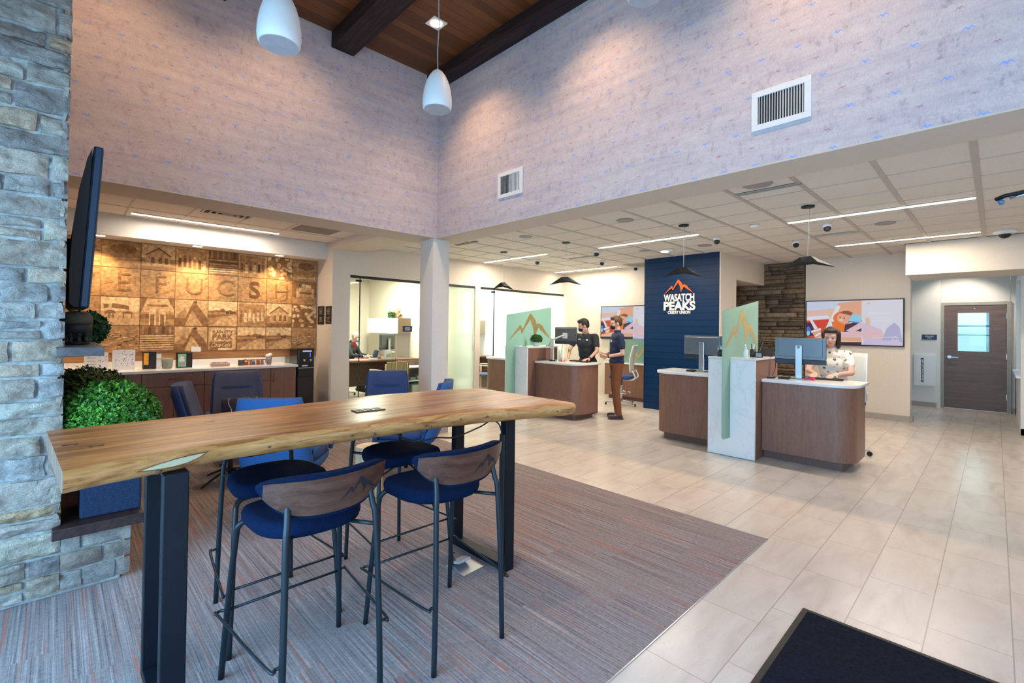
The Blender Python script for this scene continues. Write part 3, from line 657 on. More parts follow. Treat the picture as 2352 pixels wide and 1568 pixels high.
for (x0,yf,yb) in ((.290,2.115,2.62),(2.045,2.145,2.715)):
    fr_=None
    for nm,bx in (('leg',(x0,yf,.0,x0+.080,yf+.055,TU)),('leg',(x0,yb-.055,0,x0+.075,yb,TU))):
        MB().box(*bx,bev=.004).build(nm,[m_black],tb)
    MB().box(x0,yf+.055,.004,x0+.075,yb-.055,.045,bev=.003).build('floor_bar',[m_black],tb)
    MB().box(x0,yf+.02,TU-.012,x0+.075,yb-.02,TU+.001).build('mounting_plate',[m_black],tb)
MB().box(2.028,2.15,.05,2.044,2.19,.87,bev=.002).build('cable_channel',[m_blackm],tb)
# table-top power unit and its cable
pu=thing('power_outlet_module','black pop-up power module set in the middle of the live-edge table','power outlet',(1.29,2.50,TZ),R(-3))
b=MB(); b.box(-.085,-.042,-.012,.085,.042,.006,bev=.002); b.build('housing',[M('module_black',(.02,.018,.02),.35)],pu,local=True)
for k in range(3): MB().box(-.070+k*.05,-.026,.0055,-.036+k*.05,.026,.0075).build('outlet',[m_black],pu,local=True)
cb=MB().tube([(1.35,2.35,.986),(1.37,2.30,.94),(1.45,2.26,.90),(1.57,2.22,.91),(1.68,2.2,.90),(1.84,2.17,.94),(1.93,2.16,.970),(1.99,2.155,.94),(2.035,2.17,.86)],.0045,8,6).build('power_cable',[m_blackm])
tag(cb,'black power cable looping under the live-edge table to its right leg','cable')
fbx=thing('floor_power_box','open grey floor power box with raised lid beneath the high table','floor box',(1.915,2.375,.004),.06)
b=MB(); b.box(-.095,-.09,.0005,.095,.09,.006,bev=.002); b.build('cover_plate',[m_alu],fbx,local=True)
b=MB(); b.box(-.05,.0,.0065,.05,.085,.022,rot=Matrix.Rotation(R(-16),4,'X'),piv=(0,.085,.0065)); b.build('lid',[M('lid_grey',(.42,.42,.44),.5)],fbx,local=True)
MB().tube([(-.03,.06,.02),(-.035,.09,.06),(-.01,.12,.05),(.06,.18,.008)],.005,8,5).build('plug_cable',[M('brown_cable',(.10,.03,.03),.5)],fbx,local=True)

# ================================================================ bar stools
m_blue=M('navy_wool_upholstery',(.0015,.0095,.038),.95,.2,160,.35,spec=.12); m_stoolwood=mat_wood('walnut_shell',(.050,.018,.011),(.085,.033,.021),(.120,.052,.034),'x',.34,2.2,coat=.15,coatr=.25)
m_steel=M('blue_black_tube',(.012,.022,.032),.38,.1,metal=.35); m_inlay=M('dark_inlay',(.008,.010,.018),.6)
def make_stool(label):
    t=thing('bar_stool',label,'bar stool')
    # seat: rounded trapezoid cushion (local y+ is the front)
    def outline(s,zz):
        pts=[]
        for k in range(40):
            a=2*PI*k/40; cx,cy=math.cos(a),math.sin(a); e=.42 if cy>0 else .80
            x=abs(cx)**e*math.copysign(1,cx); y=abs(cy)**e*math.copysign(1,cy)
            w=.222+.012*y; pts.append((x*w*s,y*.205*s+.035,zz))
        return pts
    b=MB(); b.loft([outline(.86,.690),outline(.97,.698),outline(1.0,.715),outline(1.0,.735),outline(.965,.752),outline(.88,.760),outline(.5,.757)]); b.build('seat',[m_blue],t)
    # backrest shell curved in plan, D shaped in elevation
    NA,NZ=28,9
    def bp(fx,fz,off):
        a=fx*1.0                      # -1..1 across
        ztop=.966-.020*abs(a)**5; 
        zb=.790+ .140*(abs(a)**3.2) 
        z=zb+(ztop-zb)*fz
        zr=(z-.80)/.185
        th=a*.72; rad=.395
        x=math.sin(th)*rad; y=-.235+ (1-math.cos(th))*rad*.95 - (zr)*.035
        nx,ny=math.sin(th),-math.cos(th)
        return Vector((x+nx*off,y+ny*off,z))
    def shell(off0,off1,grow,m):
        bb=MB(); bm=bb.bm; gr=[]
        for off in (off0,off1):
            g_=[]
            for j in range(NZ+1):
                g_.append([bm.verts.new(bp(-grow+2*grow*i/NA,(j/NZ-.5)*(grow if grow>.99 else grow-.07)+.5,off)) for i in range(NA+1)])
            gr.append(g_)
        for q,g_ in enumerate(gr):
            for j in range(NZ):
                for i in range(NA): bm.faces.new((g_[j][i],g_[j][i+1],g_[j+1][i+1],g_[j+1][i])).smooth=True
        bd=[(0,i) for i in range(NA)]+[(j,NA) for j in range(NZ)]+[(NZ,i) for i in range(NA,0,-1)]+[(j,0) for j in range(NZ,0,-1)]
        for k in range(len(bd)):
            a,c=bd[k],bd[(k+1)%len(bd)]
            bm.faces.new((gr[0][a[0]][a[1]],gr[0][c[0]][c[1]],gr[1][c[0]][c[1]],gr[1][a[0]][a[1]])).smooth=True
        return bb
    o=shell(-.028,.0095,1.0,0).build('backrest_pad',[m_blue],t,sharp=60)
    bv=o.modifiers.new('b','BEVEL'); bv.width=.009; bv.segments=3; bv.limit_method='ANGLE'; bv.angle_limit=R(50)
    o=shell(.004,.015,.90,0).build('backrest_shell',[m_stoolwood],t,sharp=60)
    # mountain mark inlaid on the shell back, on the right as seen from behind
    bb=MB(); logo_strokes(bb,(0,0,0),(1,0,0),(0,0,1),(0,-1,0),.085,.075,.001,1.1)
    for v in bb.bm.verts:
        x,z=v.co.x+.105,v.co.z+.846; dpt=-v.co.y
        fx=math.asin(max(-1,min(1,x/.395)))/.72; zt=.966-.020*abs(fx)**5; zb=.790+.140*abs(fx)**3.2; fz=(z-zb)/(zt-zb)
        v.co=bp(fx,fz,.0154+dpt)
    bb.build('mountain_inlay',[m_inlay],t)
    # legs: rear pair rise to the backrest, front pair bend in under the seat
    for s in (-1,1):
        b=MB(); b.tube([(s*.198,-.272,0),(s*.190,-.265,.36),(s*.180,-.245,.72),(s*.172,-.232,.79),(s*.165,-.212,.86)],.0125,12,4); b.build('leg',[m_steel],t)
        b=MB(); b.tube([(s*.262,.275,0),(s*.246,.245,.34),(s*.230,.212,.62),(s*.222,.198,.672),(s*.196,.186,.692),(s*.150,.175,.694)],.0125,12,4); b.build('leg',[m_steel],t)
        MB().tube([(s*.182,-.246,.705),(s*.120,-.13,.700)],.009,8).build('seat_bracket',[m_steel],t)
    # foot ring: side rails loop outside the front legs
    b=MB()
    for s in (-1,1): b.tube([(s*.192,-.268,.30),(s*.215,-.262,.297),(s*.236,-.235,.295),(s*.284,.235,.293),(s*.288,.262,.293),(s*.270,.272,.295),(s*.252,.255,.298)],.0062,8,5)
    b.tube([(-.25,.250,.30),(.25,.250,.30)],.0062,8); b.build('foot_rail',[m_steel],t)
    return t
st0=make_stool('blue bar stool with mountain inlay, near side of the table, nearer the left end')
st0['group']='blue bar stools at the live-edge table'; st0.location=(.800,2.065,.005)
copy_tree(st0,(1.425,1.985,.005),R(-2),'blue bar stool with mountain inlay, near side of the table by its right leg')
copy_tree(st0,(.855,2.725,.005),PI,'blue bar stool tucked on the far side behind the left front stool')
copy_tree(st0,(1.595,2.715,.005),PI,'blue bar stool tucked on the far side behind the right front stool')

# ================================================================ lounge chairs and stump table
m_lblue=M('blue_chair_fabric',(.032,.065,.19),.9,.15,120,.3); m_lgrey=M('slate_chair_fabric',(.065,.075,.13),.9,.15,120,.3)
m_pill=M('black_pillow',(.012,.012,.03),.9,.2,60,.2); m_cord=M('white_stitch',(.5,.5,.52),.7)
def make_lounge(label,fab_in,fab_out):
    t=thing('lounge_chair',label,'lounge chair')
    # local +y is the front; reclined shell back, wrap-round seat, four-star swivel base
    def rr(w,d,z,y0,e=.5,n=28):
        out=[]
        for k in range(n):
            a=2*PI*k/n; cx,cy=math.cos(a),math.sin(a)
            out.append((abs(cx)**e*math.copysign(w,cx),y0+abs(cy)**e*math.copysign(d,cy),z))
        return out
    b=MB(); b.loft([rr(.16,.17,.275,.02),rr(.27,.28,.31,.03),rr(.30,.31,.36,.03),rr(.30,.31,.40,.03)]); b.build('seat_shell',[fab_out],t)
    b=MB(); b.loft([rr(.27,.27,.395,.06),rr(.285,.285,.42,.06),rr(.28,.28,.455,.06),rr(.24,.24,.47,.06)]); b.build('seat_cushion',[fab_in],t)
    def backloft(off,thk,shr,mat_,nm):
        b=MB(); rings=[]
        for k in range(9):
            f=k/8; z=.36+f*.595; y=-.24-.17*f-off; w=(.290-.035*f)*shr; th=thk*(1-.25*f)
            if k in (0,8): w*=.94; th*=.6
            rings.append([(x,y+yy,z+ (.012 if k==8 else 0)) for x,yy in [(abs(math.cos(a))**.45*math.copysign(w,math.cos(a)),abs(math.sin(a))**.6*math.copysign(th,math.sin(a))+.05*abs(math.cos(a))**2.5) for a in [2*PI*q/28 for q in range(28)]]])
        b.loft(rings); return b.build(nm,[mat_],t)
    backloft(.03,.045,1.0,fab_out,'back_shell'); backloft(-.01,.035,.93,fab_in,'back_cushion')
    MB().box(-.15,-.318,.80,.15,-.305,.806).build('back_seam',[fab_out],t)
    for s in (-1,1):
        b=MB(); b.tube([(s*.285,-.24,.50),(s*.315,-.05,.545),(s*.315,.14,.53),(s*.30,.24,.47),(s*.29,.27,.41)],.022,10,5); b.build('arm',[fab_out],t)
    MB().cyl((0,.02,.045),(0,.02,.29),.022,seg=16).build('swivel_post',[m_blackm],t)
    for k in range(4):
        a=PI/4+k*PI/2; b=MB(); b.tube([(0,.02,.11),(.12*math.cos(a),.02+.12*math.sin(a),.085),(.30*math.cos(a),.02+.30*math.sin(a),.012)],(.014,.010),8,3); b.build('base_leg',[m_blackm],t)
    return t
def pillow(label,loc,rz,tilt=55):
    t=thing('throw_pillow',label,'pillow',loc,rz)
    b=MB(); rings=[]
    for k in range(9):
        f=(k/8*2-1); w=.21*(1-.10*abs(f)**3); th=.055*math.sqrt(max(.02,1-f*f))
        rings.append([(x,y,f*.14) for x,y in [(abs(math.cos(a))**.4*math.copysign(w,math.cos(a)),abs(math.sin(a))**1.0*math.copysign(th,math.sin(a))*(1-.6*abs(math.cos(a))**4)) for a in [2*PI*q/24 for q in range(24)]]])
    b.T=Matrix.Rotation(R(90-tilt),4,'X'); b.loft(rings); b.T=None; b.build('cushion_cover',[m_pill],t,local=True)
    b=MB(); b.T=Matrix.Rotation(R(90-tilt),4,'X')
    for x in (-.14,-.05,.05,.14):
        pts=[(x+.012*math.sin(q*1.3),.062 if abs(q)<3 else .045,q*.035) for q in range(-3,4)]
        b.tube(pts,.0028,6)
    b.T=None; b.build('tassel_stitching',[m_cord],t,local=True); return t
GL='blue swivel lounge chairs in the seating group'
l0=make_lounge('blue-grey lounge chair facing the camera in front of the brown cabinets, pillow on it',m_lgrey,m_lblue)
l0['group']=GL; l0.location=(1.53,6.02,.005); l0.rotation_euler=(0,0,R(172))
lc=copy_tree(l0,(1.24,5.28,.005),R(-108),'slate lounge chair turned sideways beside the fireplace, leftmost of the group')
l3=make_lounge('bright blue lounge chair with its back to the high table, nearest of the group',m_lblue,M('bright_blue_fabric',(.025,.10,.29),.9,.12,120,.3)); l3['group']=GL; l3.location=(1.45,4.26,.005); l3.rotation_euler=(0,0,R(-38))
lb=make_lounge('blue lounge chair standing left of the white column with a pillow on it',m_lblue,m_lblue); lb['group']=GL; lb.location=(2.88,5.12,.005); lb.rotation_euler=(0,0,R(150))
copy_tree(l3,(2.70,4.34,.005),R(46),'blue lounge chair half hidden below the white column, seen from the side')
pillow('dark pillow with white stitching on the lounge chair before the brown cabinets',(1.53,5.93,.60),R(172+6))
pillow('dark pillow with white stitching on the lounge chair left of the column',(2.83,5.03,.60),R(150))
m_bark=mat_wood('peeled_log',(.40,.27,.15),(.62,.47,.31),(.72,.60,.44),'z',.6,1.4)
sp=thing('stump_table','peeled tree-stump side table standing on the carpet behind the stools','side table',(2.08,4.0,.005))
b=MB(); rings=[]
for k in range(9):
    z=.005+k*.055; rings.append([((.125+.012*mnoise.noise(Vector((math.cos(a)*1.5,math.sin(a)*1.5,z*3))))*math.cos(a)+2.08,(.125+.012*mnoise.noise(Vector((math.cos(a)*1.5,math.sin(a)*1.5,z*3))))*math.sin(a)+4.0,z) for a in [2*PI*q/32 for q in range(32)]])
b.loft(rings); b.build('log',[m_bark],sp,sharp=50); MB().cyl((2.08,4.0,.445),(2.08,4.0,.449),.118,seg=32).build('cut_face',[m_wood_l],sp)
b=MB(); 
for p in ((-.1,-.126),(.02,-.13)): b.tube([(2.08+p[0]*.6,4.0+p[1],.01),(2.085+p[0]*.6,4.0+p[1]-.003,.22),(2.08+p[0]*.6,4.0+p[1],.44)],.0016,5,3)
b.build('drying_crack',[m_blackm],sp)
ct=thing('coffee_table','round wood coffee table with thin black legs in the seating group','coffee table',(2.45,6.15,.005))
b=MB(); b.lathe([(.33,.44),(.35,.445),(.35,.475),(.335,.48)],(2.45,6.15,.0),36); b.build('table_top',[mat_wood('orange_oak',(.35,.17,.07),(.50,.27,.12),(.60,.35,.17),'x',.4)],ct)
for k in range(3):
    a=k*2*PI/3+.4; MB().tube([(2.45+.12*math.cos(a),6.15+.12*math.sin(a),.44),(2.45+.27*math.cos(a),6.15+.27*math.sin(a),.006)],.008,8).build('leg',[m_blackm],ct)

# ================================================================ planters and clipped shrubs on the hearth
GC=[M('leaf_bright',(.065,.25,.008),.55,.2),M('leaf_mid',(.025,.15,.010),.55,.2),M('leaf_lime',(.13,.36,.03),.55,.2),M('leaf_deep',(.008,.06,.010),.6,.2)]
GO=[M('leaf_olive',(.035,.07,.008),.6,.2),M('leaf_olive_dark',(.012,.032,.005),.6,.2),M('leaf_olive_light',(.075,.115,.015),.6,.2)]
m_plant=M('navy_woven_planter',(.010,.030,.085),.85,.45,90,.9,stretch=(1,1,3))
p1=leaf_ball('boxwood_ball','bright green clipped boxwood ball standing on the hearth planter','plant',(.255,3.86,.930),.235,9000,.026,GC,(.255,3.86,.72),seed=3,lower=-.6)
p2=leaf_ball('boxwood_ball','dark olive clipped boxwood ball behind the bright green one','plant',(.17,4.62,.93),.27,7000,.028,GO,(.17,4.62,.72),seed=5,lower=-.6)
for lab,(x0,y0,x1,y1),zt in (('navy textured square planter on the dark hearth slab under the table edge',(.115,3.70,.398,4.02),.72),('navy textured square planter further along the hearth slab',(.06,4.46,.34,4.78),.70)):
    pt=thing('planter',lab,'planter',((x0+x1)/2,(y0+y1)/2,.396),group='navy planters on the hearth')
    MB().box(x0,y0,.396,x1,y1,zt,bev=.012).build('box',[m_plant],pt); MB().box(x0+.02,y0+.02,zt-.002,x1-.02,y1-.02,zt+.004).build('soil',[M('dark_soil',(.03,.02,.015),.95)],pt)
p3=leaf_ball('potted_greenery','feathery green plant on the mantel shelf beside the black lantern','plant',(.165,4.72,1.50),.098,800,.05,[GC[3],M('leaf_teal',(.01,.10,.04),.6),GO[0]],(.165,4.72,1.404),seed=9,lower=-.95)
MB().lathe([(.035,0),(.05,.01),(.055,.05),(.05,.06)],(.165,4.72,1.404),20).build('pot',[m_blackm],p3)
# ================================================================ coffee counter
CX=[.414,.833,1.23,1.645,2.041,2.46,2.863,3.274]; RZ=[2.666,2.298,1.901,1.508,1.141]
sep=[M('sepia_0',(.125,.052,.016),.6,.38,26),M('sepia_1',(.24,.115,.038),.6,.38,26),M('sepia_2',(.40,.215,.085),.6,.38,26),M('sepia_3',(.56,.34,.155),.6,.38,26),M('sepia_4',(.70,.47,.25),.6,.38,26)]
def el(cx,cy,rx,ry,n=14,a0=0,a1=2*PI): return [(cx+rx*math.cos(a0+(a1-a0)*k/n),cy+ry*math.sin(a0+(a1-a0)*k/n)) for k in range(n)]
def sepia_pic(mb,x0,x1,z0,z1,kind,seed):
    """a faded photograph printed on board: coarse tonal shapes in the plane of the tile"""
    rnd=random.Random(seed); w,h=x1-x0,z1-z0; y=8.313; L=[0]
    def P(poly,mi):
        L[0]+=1; q=[(min(max(u,0.004),.996)*w,min(max(v,.004),.996)*h) for u,v in poly]; mb.mat(mi).flat(q,(x0,y-L[0]*.00015,z0),(1,0,0),(0,0,1))
    def band(v0,v1,mi): P([(0,v0),(1,v0),(1,v1),(0,v1)],mi)
    if kind=='letter':
        band(0,1,2)
        for k in range(16):
            u=rnd.random(); v=rnd.random(); P([(u,v),(u+.25,v+.10),(u+.26,v+.13),(u,v+.02)],rnd.choice((1,3,3,2)))
    elif kind=='hills':
        band(.62,1,4); P([(0,.55)]+[(k/8,.58+.16*rnd.random()*math.sin(k/8*PI)) for k in range(9)]+[(1,.5)],1); band(0,.56,2)
        P([(0,0),(1,0),(1,.45),(.6,.42),(.2,.12)],3); P([(0,.45),(.5,.5),(.7,.45),(0,.3)],1)
        for k in range(5): u=rnd.uniform(.6,.95); P(el(u,.55,.04,.06),0)
    elif kind=='house':
        band(0,.45,2); band(.45,1,4); P([(.15,.2),(.15,.6),(.5,.85),(.85,.6),(.85,.2)],3); P([(.1,.58),(.5,.9),(.9,.58),(.85,.55),(.5,.82),(.15,.55)],1)
        for u in (.28,.5,.68): P([(u,.25),(u+.1,.25),(u+.1,.5),(u,.5)],1)
        band(0,.14,1)
    elif kind=='people':
        band(0,.35,2); band(.35,1,3); P([(.05,.4),(.05,.95),(.95,.9),(.95,.4)],2)
        for k in range(6):
            u=.12+k*.15; v=rnd.uniform(.15,.25); P([(u-.05,v),(u-.04,v+.38),(u+.04,v+.38),(u+.05,v)],rnd.choice((0,1,4))); P(el(u,v+.45,.035,.055),rnd.choice((1,3)))
    elif kind=='scrub':
        band(0,1,2)
        for k in range(46):
            u,v=rnd.random(),rnd.random(); a=rnd.uniform(-.3,.5); q=rnd.uniform(.06,.18); P([(u,v),(u+q*math.cos(a),v+q*math.sin(a)),(u+q*math.cos(a),v+q*math.sin(a)+.035),(u,v+.03)],rnd.choice((0,1,4,4,3)))
    elif kind=='station':
        band(0,.5,2); band(.5,1,3); P([(0,.45),(0,1),(.2,1)],1); P([(.8,1),(1,1),(1,.6)],1); P([(.18,.78),(.82,.78),(.78,.70),(.2,.70)],1)
        for u in (.35,.64): P([(u-.10,0),(u-.10,.5)]+[(u+.10*math.cos(a),.5+.12*math.sin(a)) for a in [PI-PI*k/6 for k in range(7)]]+[(u+.10,0)],4); P([(u-.06,0),(u-.06,.42),(u+.06,.42),(u+.06,0)],1)
        P([(0,.42),(.25,.42),(.25,.26),(0,.26)],1); P([(.76,.42),(1,.42),(1,.26),(.76,.26)],1)
    elif kind=='tanks':
        band(0,.5,3); band(.5,1,4); P([(.28,.62),(.72,.56),(.72,.70),(.30,.78)],1); P([(.08,.6),(.2,.6),(.2,.74),(.08,.74)],1); P(el(.25,.45,.14,.09),1); P(el(.68,.40,.17,.10),1); P([(.1,.3),(.95,.3),(.9,.42),(.15,.42)],3)
        for u in (.2,.3,.56,.78): P([(u,.25),(u+.03,.25),(u+.03,.42),(u,.42)],1)
    elif kind=='rocks':
        band(0,1,1)
        for k in range(34): u,v=rnd.random(),rnd.random(); P(el(u,v,rnd.uniform(.05,.11),rnd.uniform(.05,.10),7),rnd.choice((4,4,3)))
    elif kind=='road':
        band(0,.3,1); band(.3,1,3); P([(0,.3),(.3,.7),(.45,.3)],2); P([(.3,.28),(.55,.95),(.62,.9),(1,.3)],1); P([(.30,0),(.5,.6),(.52,.6),(.85,0)],3); P(el(.62,.92,.06,.05),0)
    elif kind=='logs':
        band(0,1,1)
        for k in range(7): P([(0,.05+k*.09),(1,.07+k*.09),(1,.11+k*.09),(0,.10+k*.09)],rnd.choice((3,4,0)))
        for k in range(5): P([(k*.2+.05,.7),(k*.2+.12,.7),(k*.2+.12,1),(k*.2+.05,1)],rnd.choice((2,0)))
    elif kind=='truck':
        band(0,.3,2); band(.3,1,1); P([(.15,.28),(.15,.68),(.35,.76),(.9,.70),(.9,.28)],3); P([(.35,.76),(.38,.90),(.75,.86),(.78,.72)],4); P([(.25,.15),(.8,.15),(.8,.35),(.25,.35)],2); P([(.3,.45),(.8,.45),(.8,.55),(.3,.55)],1)
    elif kind=='sky':
        band(0,1,2); 
        for k in range(5): P([(0,.1+k*.2),(1,.14+k*.2),(1,.2+k*.2),(0,.15+k*.2)],rnd.choice((1,3,2)))
        P(el(.55,.7,.35,.18),rnd.choice((1,0)))
    elif kind=='sign':
        band(0,1,1); P([(.03,.03),(.03,.97),(.97,.97),(.97,.03)],3); P([(.10,.40),(.10,.92),(.9,.92),(.9,.40)],4); P([(.06,0),(.06,.37),(.84,.37),(.84,0)],1)
        P([(.35,-.0),(.35,.10),(.85,.10),(.85,0)],4)
        mb.mat(1); add_text(mb,'PLAIN CITY',.07,(x0+w*.5,y-.0035,z0+h*.72),(1,0,0),(0,0,1),(0,-1,0),.0004,.001,fit=w*.70)
        add_text(mb,'PARK',.115,(x0+w*.5,y-.0035,z0+h*.46),(1,0,0),(0,0,1),(0,-1,0),.0004,.004,fit=w*.72)
        sh=Vector((.35,0,1))
        mb.mat(4); add_text(mb,'Coca-Cola',.09,(x0+w*.43,y-.0035,z0+h*.15),(1,0,0),(.35,0,1),(0,-1,0),.0004,.0015,fit=w*.66)
kinds=[['sky','house','people','logs','people','rocks','sky'],['letter']*6+['truck'],['tanks','station','road','hills','people','house','rocks'],['scrub','logs','road','sign','hills','hills','scrub']]
letters=['E','F','U','C','S','H']
mu=thing('photo_mural','wall mural of square sepia landscape photographs printed on wood boards','mural',(1.8,8.33,1.9))
b=MB(); b.mat(0).box(-1.5,8.325,1.02,3.278,8.34,2.67); b.build('backing_board',[mat_wood('amber_board',(.30,.135,.045),(.40,.19,.07),(.48,.25,.10),'x',.5,1)],mu)
for r in range(4):
    for c in range(-1,7):
        x0=CX[c] if c>=0 else -.02; x1=CX[c+1]; z1=RZ[r]; z0=RZ[r+1]
        k=kinds[r][c] if c>=0 else ('sky' if r!=2 else 'letter')
        mb=MB(); mb.mat(2).box(x0+.003,8.3135,z0+.003,x1-.003,8.325,z1-.003)
        sepia_pic(mb,x0+.004,x1-.004,z0+.004,z1-.004,k,r*20+c+5)
        if r==1 and 0<=c<6:
            mb.mat(0 if letters[c]=='S' else 1); add_text(mb,letters[c],.36,((x0+x1)/2+.03,8.3085,z0+.08),(1,0,0),(0,0,1),(0,-1,0),.0006,.008 if letters[c]=='S' else -.004)
        mb.build('photo_tile',sep,mu)
MB().box(1.44,8.300,1.13,1.56,8.313,1.20,bev=.002).build('wall_outlet_plate',[m_white],mu)
# base cabinets and worktop
CS=[-.6,.10,.805,1.504,2.367,2.74]; hd=M('cabinet_pull',(.10,.08,.08),.4,metal=.5)
for i,(x0,x1) in enumerate(zip(CS,CS[1:])):
    cb_=thing('base_cabinet',['brown laminate base cabinet at the far left behind the fireplace','brown laminate cabinet behind the green shrubs','brown laminate cabinet left of the facing lounge chair','brown laminate cabinet behind the facing lounge chair','narrow brown laminate cabinet beside the water dispenser'][i],'cabinet',((x0+x1)/2,7.9,0),group='brown coffee bar base cabinets')
    MB().box(x0,7.745,.10,x1,8.335,.885).build('body',[m_lam],cb_); MB().box(x0+.01,7.80,0,x1-.01,8.33,.10).build('toe_kick',[m_lamd],cb_)
    if i<4:
        mid=(x0+x1)/2; db=MB().box(x0+.003,7.722,.70,x1-.003,7.745,.880,bev=.002).build('drawer',[m_lam],cb_)
        MB().tube([(mid-.06,7.722,.80),(mid-.06,7.700,.80),(mid+.06,7.700,.80),(mid+.06,7.722,.80)],.005,8).build('pull',[hd],db)
        for a,c in ((x0+.003,mid-.0015),(mid+.0015,x1-.003)):
            dd=MB().box(a,7.722,.105,c,7.745,.694,bev=.002).build('door',[m_lam],cb_); hx=c-.03 if a<mid-.1 and c<=mid else a+.03
            MB().tube([(hx,7.722,.55),(hx,7.700,.55),(hx,7.700,.66),(hx,7.722,.66)],.005,8).build('pull',[hd],dd)
    else:
        dd=MB().box(x0+.003,7.722,.105,x1-.003,7.745,.880,bev=.002).build('door',[m_lam],cb_); MB().tube([(x0+.04,7.722,.68),(x0+.04,7.700,.68),(x0+.04,7.700,.80),(x0+.04,7.722,.80)],.005,8).build('pull',[hd],dd)
wt=thing('worktop','long white quartz worktop with low backsplash under the photo mural','worktop',(1,8,.9))
MB().box(-.6,7.69,.886,2.76,8.335,.922,bev=.004).build('slab',[m_quartz],wt); MB().box(-.6,8.300,.922,2.76,8.312,1.018).build('backsplash',[m_quartz],wt)
WZ=.922
def bx(name,label,cat,loc,parts,rz=0,group=None):
    t=thing(name,label,cat,loc,rz,group)
    for nm,fn,mt in parts:
        b=MB(); b.T=None; fn(b); b.build(nm,mt if isinstance(mt,list) else [mt],t,local=True)
    return t
def board_pic(b,w,h,seed,text):
    b.mat(0).box(-w/2,0,0,w/2,.018,h); rnd=random.Random(seed); k=0
    if text:
        b.mat(1)
        for j in range(4): b.box(-w/2+.03,-.001,h*.2+j*h*.17,w/2-.12,0,h*.2+j*h*.17+.004)
        xs=(w/2-.10,w/2-.02)
    else: xs=(-w/2+.02,w/2-.02)
    b.mat(1)
    for j in range(46 if not text else 16):
        x=rnd.uniform(*xs); z=rnd.uniform(.03,h-.03); a=rnd.uniform(-.4,1.2); q=rnd.uniform(.008,.022); b.flat([(0,0),(q*math.cos(a),q*math.sin(a)),(q*math.cos(a)*.6,q*math.sin(a)+.006)],(x,-.0012-j*.00002,z),(1,0,0),(0,0,1))
PW=M('printed_board_white',(.78,.77,.80),.4,.02); PK=M('print_dark',(.03,.03,.035),.5)
bx('printed_board','white printed board with ruled lines leaning on the coffee counter','board',(.375,8.03,WZ),[('panel',lambda b:board_pic(b,.235,.235,1,True),[PW,PK])])
bx('printed_board','white printed board with black leaf pattern, taller one on the coffee counter','board',(.65,8.05,WZ),[('panel',lambda b:board_pic(b,.235,.265,2,False),[PW,PK])])
OR=M('orange_print',(.85,.36,.03),.5,.2); GN=M('green_print',(.25,.55,.30),.5,.3); 
bx('display_box','black display box with orange front panel and white card on the counter','display box',(.925,8.0,WZ),[('box',lambda b:b.box(-.075,0,0,.065,.12,.235,bev=.004),m_blackm),('front_panel',lambda b:b.box(-.072,-.002,.06,-.020,0,.22),OR),('label_card',lambda b:(b.box(.068,.0,.0,.12,.02,.13),b.box(.066,-.004,.14,.12,0,.205)),m_white)])
bx('pot','small grey-green ceramic pot on the coffee counter','pot',(1.115,8.02,WZ),[('bowl',lambda b:b.lathe([(.052,0),(.060,.02),(.068,.14),(.062,.142),(.055,.03),(.004,.02)],(0,0,0),24),M('celadon_glaze',(.22,.25,.22),.4,.1))])
bx('display_box','black display box showing a green and white picture, right of the ceramic pot','display box',(1.31,8.0,WZ),[('box',lambda b:b.box(-.085,0,0,.095,.12,.215,bev=.004),m_blackm),('front_picture',lambda b:(b.mat(0).box(-.075,-.002,.015,.02,0,.195),b.mat(1).flat(el(-.03,.11,.03,.06),(0,-.0025,0),(1,0,0),(0,0,1)),b.mat(2).flat(el(-.02,.06,.035,.03),(0,-.0028,0),(1,0,0),(0,0,1))),[GN,M('pale_print',(.7,.72,.7),.5),M('violet_print',(.35,.30,.45),.5)])])
bx('tea_tray','low pinkish box of tea packets on the coffee counter','tray',(1.76,7.99,WZ),[('tray',lambda b:b.box(-.12,0,0,.12,.11,.045,bev=.01),M('blush_plastic',(.42,.28,.27),.4,.1)),('packets',lambda b:[b.box(-.10+k*.033,.01,.035,-.075+k*.033,.10,.060) for k in range(6)],M('packet_grey',(.5,.45,.48),.6,.3))])
bx('canister','dark blue-grey canister left of the condiment basket','canister',(2.03,8.0,WZ),[('body',lambda b:b.cyl((0,0,0),(0,0,.085),.045,.042,24),M('slate_ceramic',(.04,.05,.07),.4)),('rim',lambda b:b.cyl((0,0,.085),(0,0,.095),.044,.044,24),m_white)])
bs=bx('condiment_basket','brown wire condiment basket with coloured packets on the counter','basket',(2.22,7.99,WZ),[('basket',lambda b:(b.box(-.14,0,0,.14,.12,.006),b.tube([(-.15,0,.075),(.15,0,.075),(.15,.13,.075),(-.15,.13,.075),(-.15,0,.075)],.006,6),*[b.tube([(-.14+k*.04,0,.004),(-.15+k*.043,0,.075)],.0035,6) for k in range(8)]),M('copper_wire',(.35,.16,.05),.4,metal=.6)),
 ('packets',lambda b:[b.mat(k%5).box(-.125+k*.032,.02,.006,-.097+k*.032,.09,.05+.012*(k%3)) for k in range(8)],[M('pk_red',(.5,.05,.03),.5),M('pk_orange',(.8,.3,.05),.5),M('pk_blue',(.03,.25,.7),.5),M('pk_violet',(.12,.07,.2),.5),m_white]),('creamer_cups',lambda b:[b.cyl((-.09+k*.035,.06,.070),(-.09+k*.035,.06,.10),.014,.018,12) for k in range(6)],m_white)])
bx('cup_holder','grey cup filled with white lids right of the condiment basket','cup',(2.42,8.0,WZ),[('cup',lambda b:b.cyl((0,0,0),(0,0,.115),.034,.045,20),M('warm_grey_cup',(.22,.19,.19),.5)),('lids',lambda b:(b.ell((-.012,0,.135),(.04,.04,.03),2),b.ell((.018,.01,.15),(.035,.035,.028),2)),m_white)])
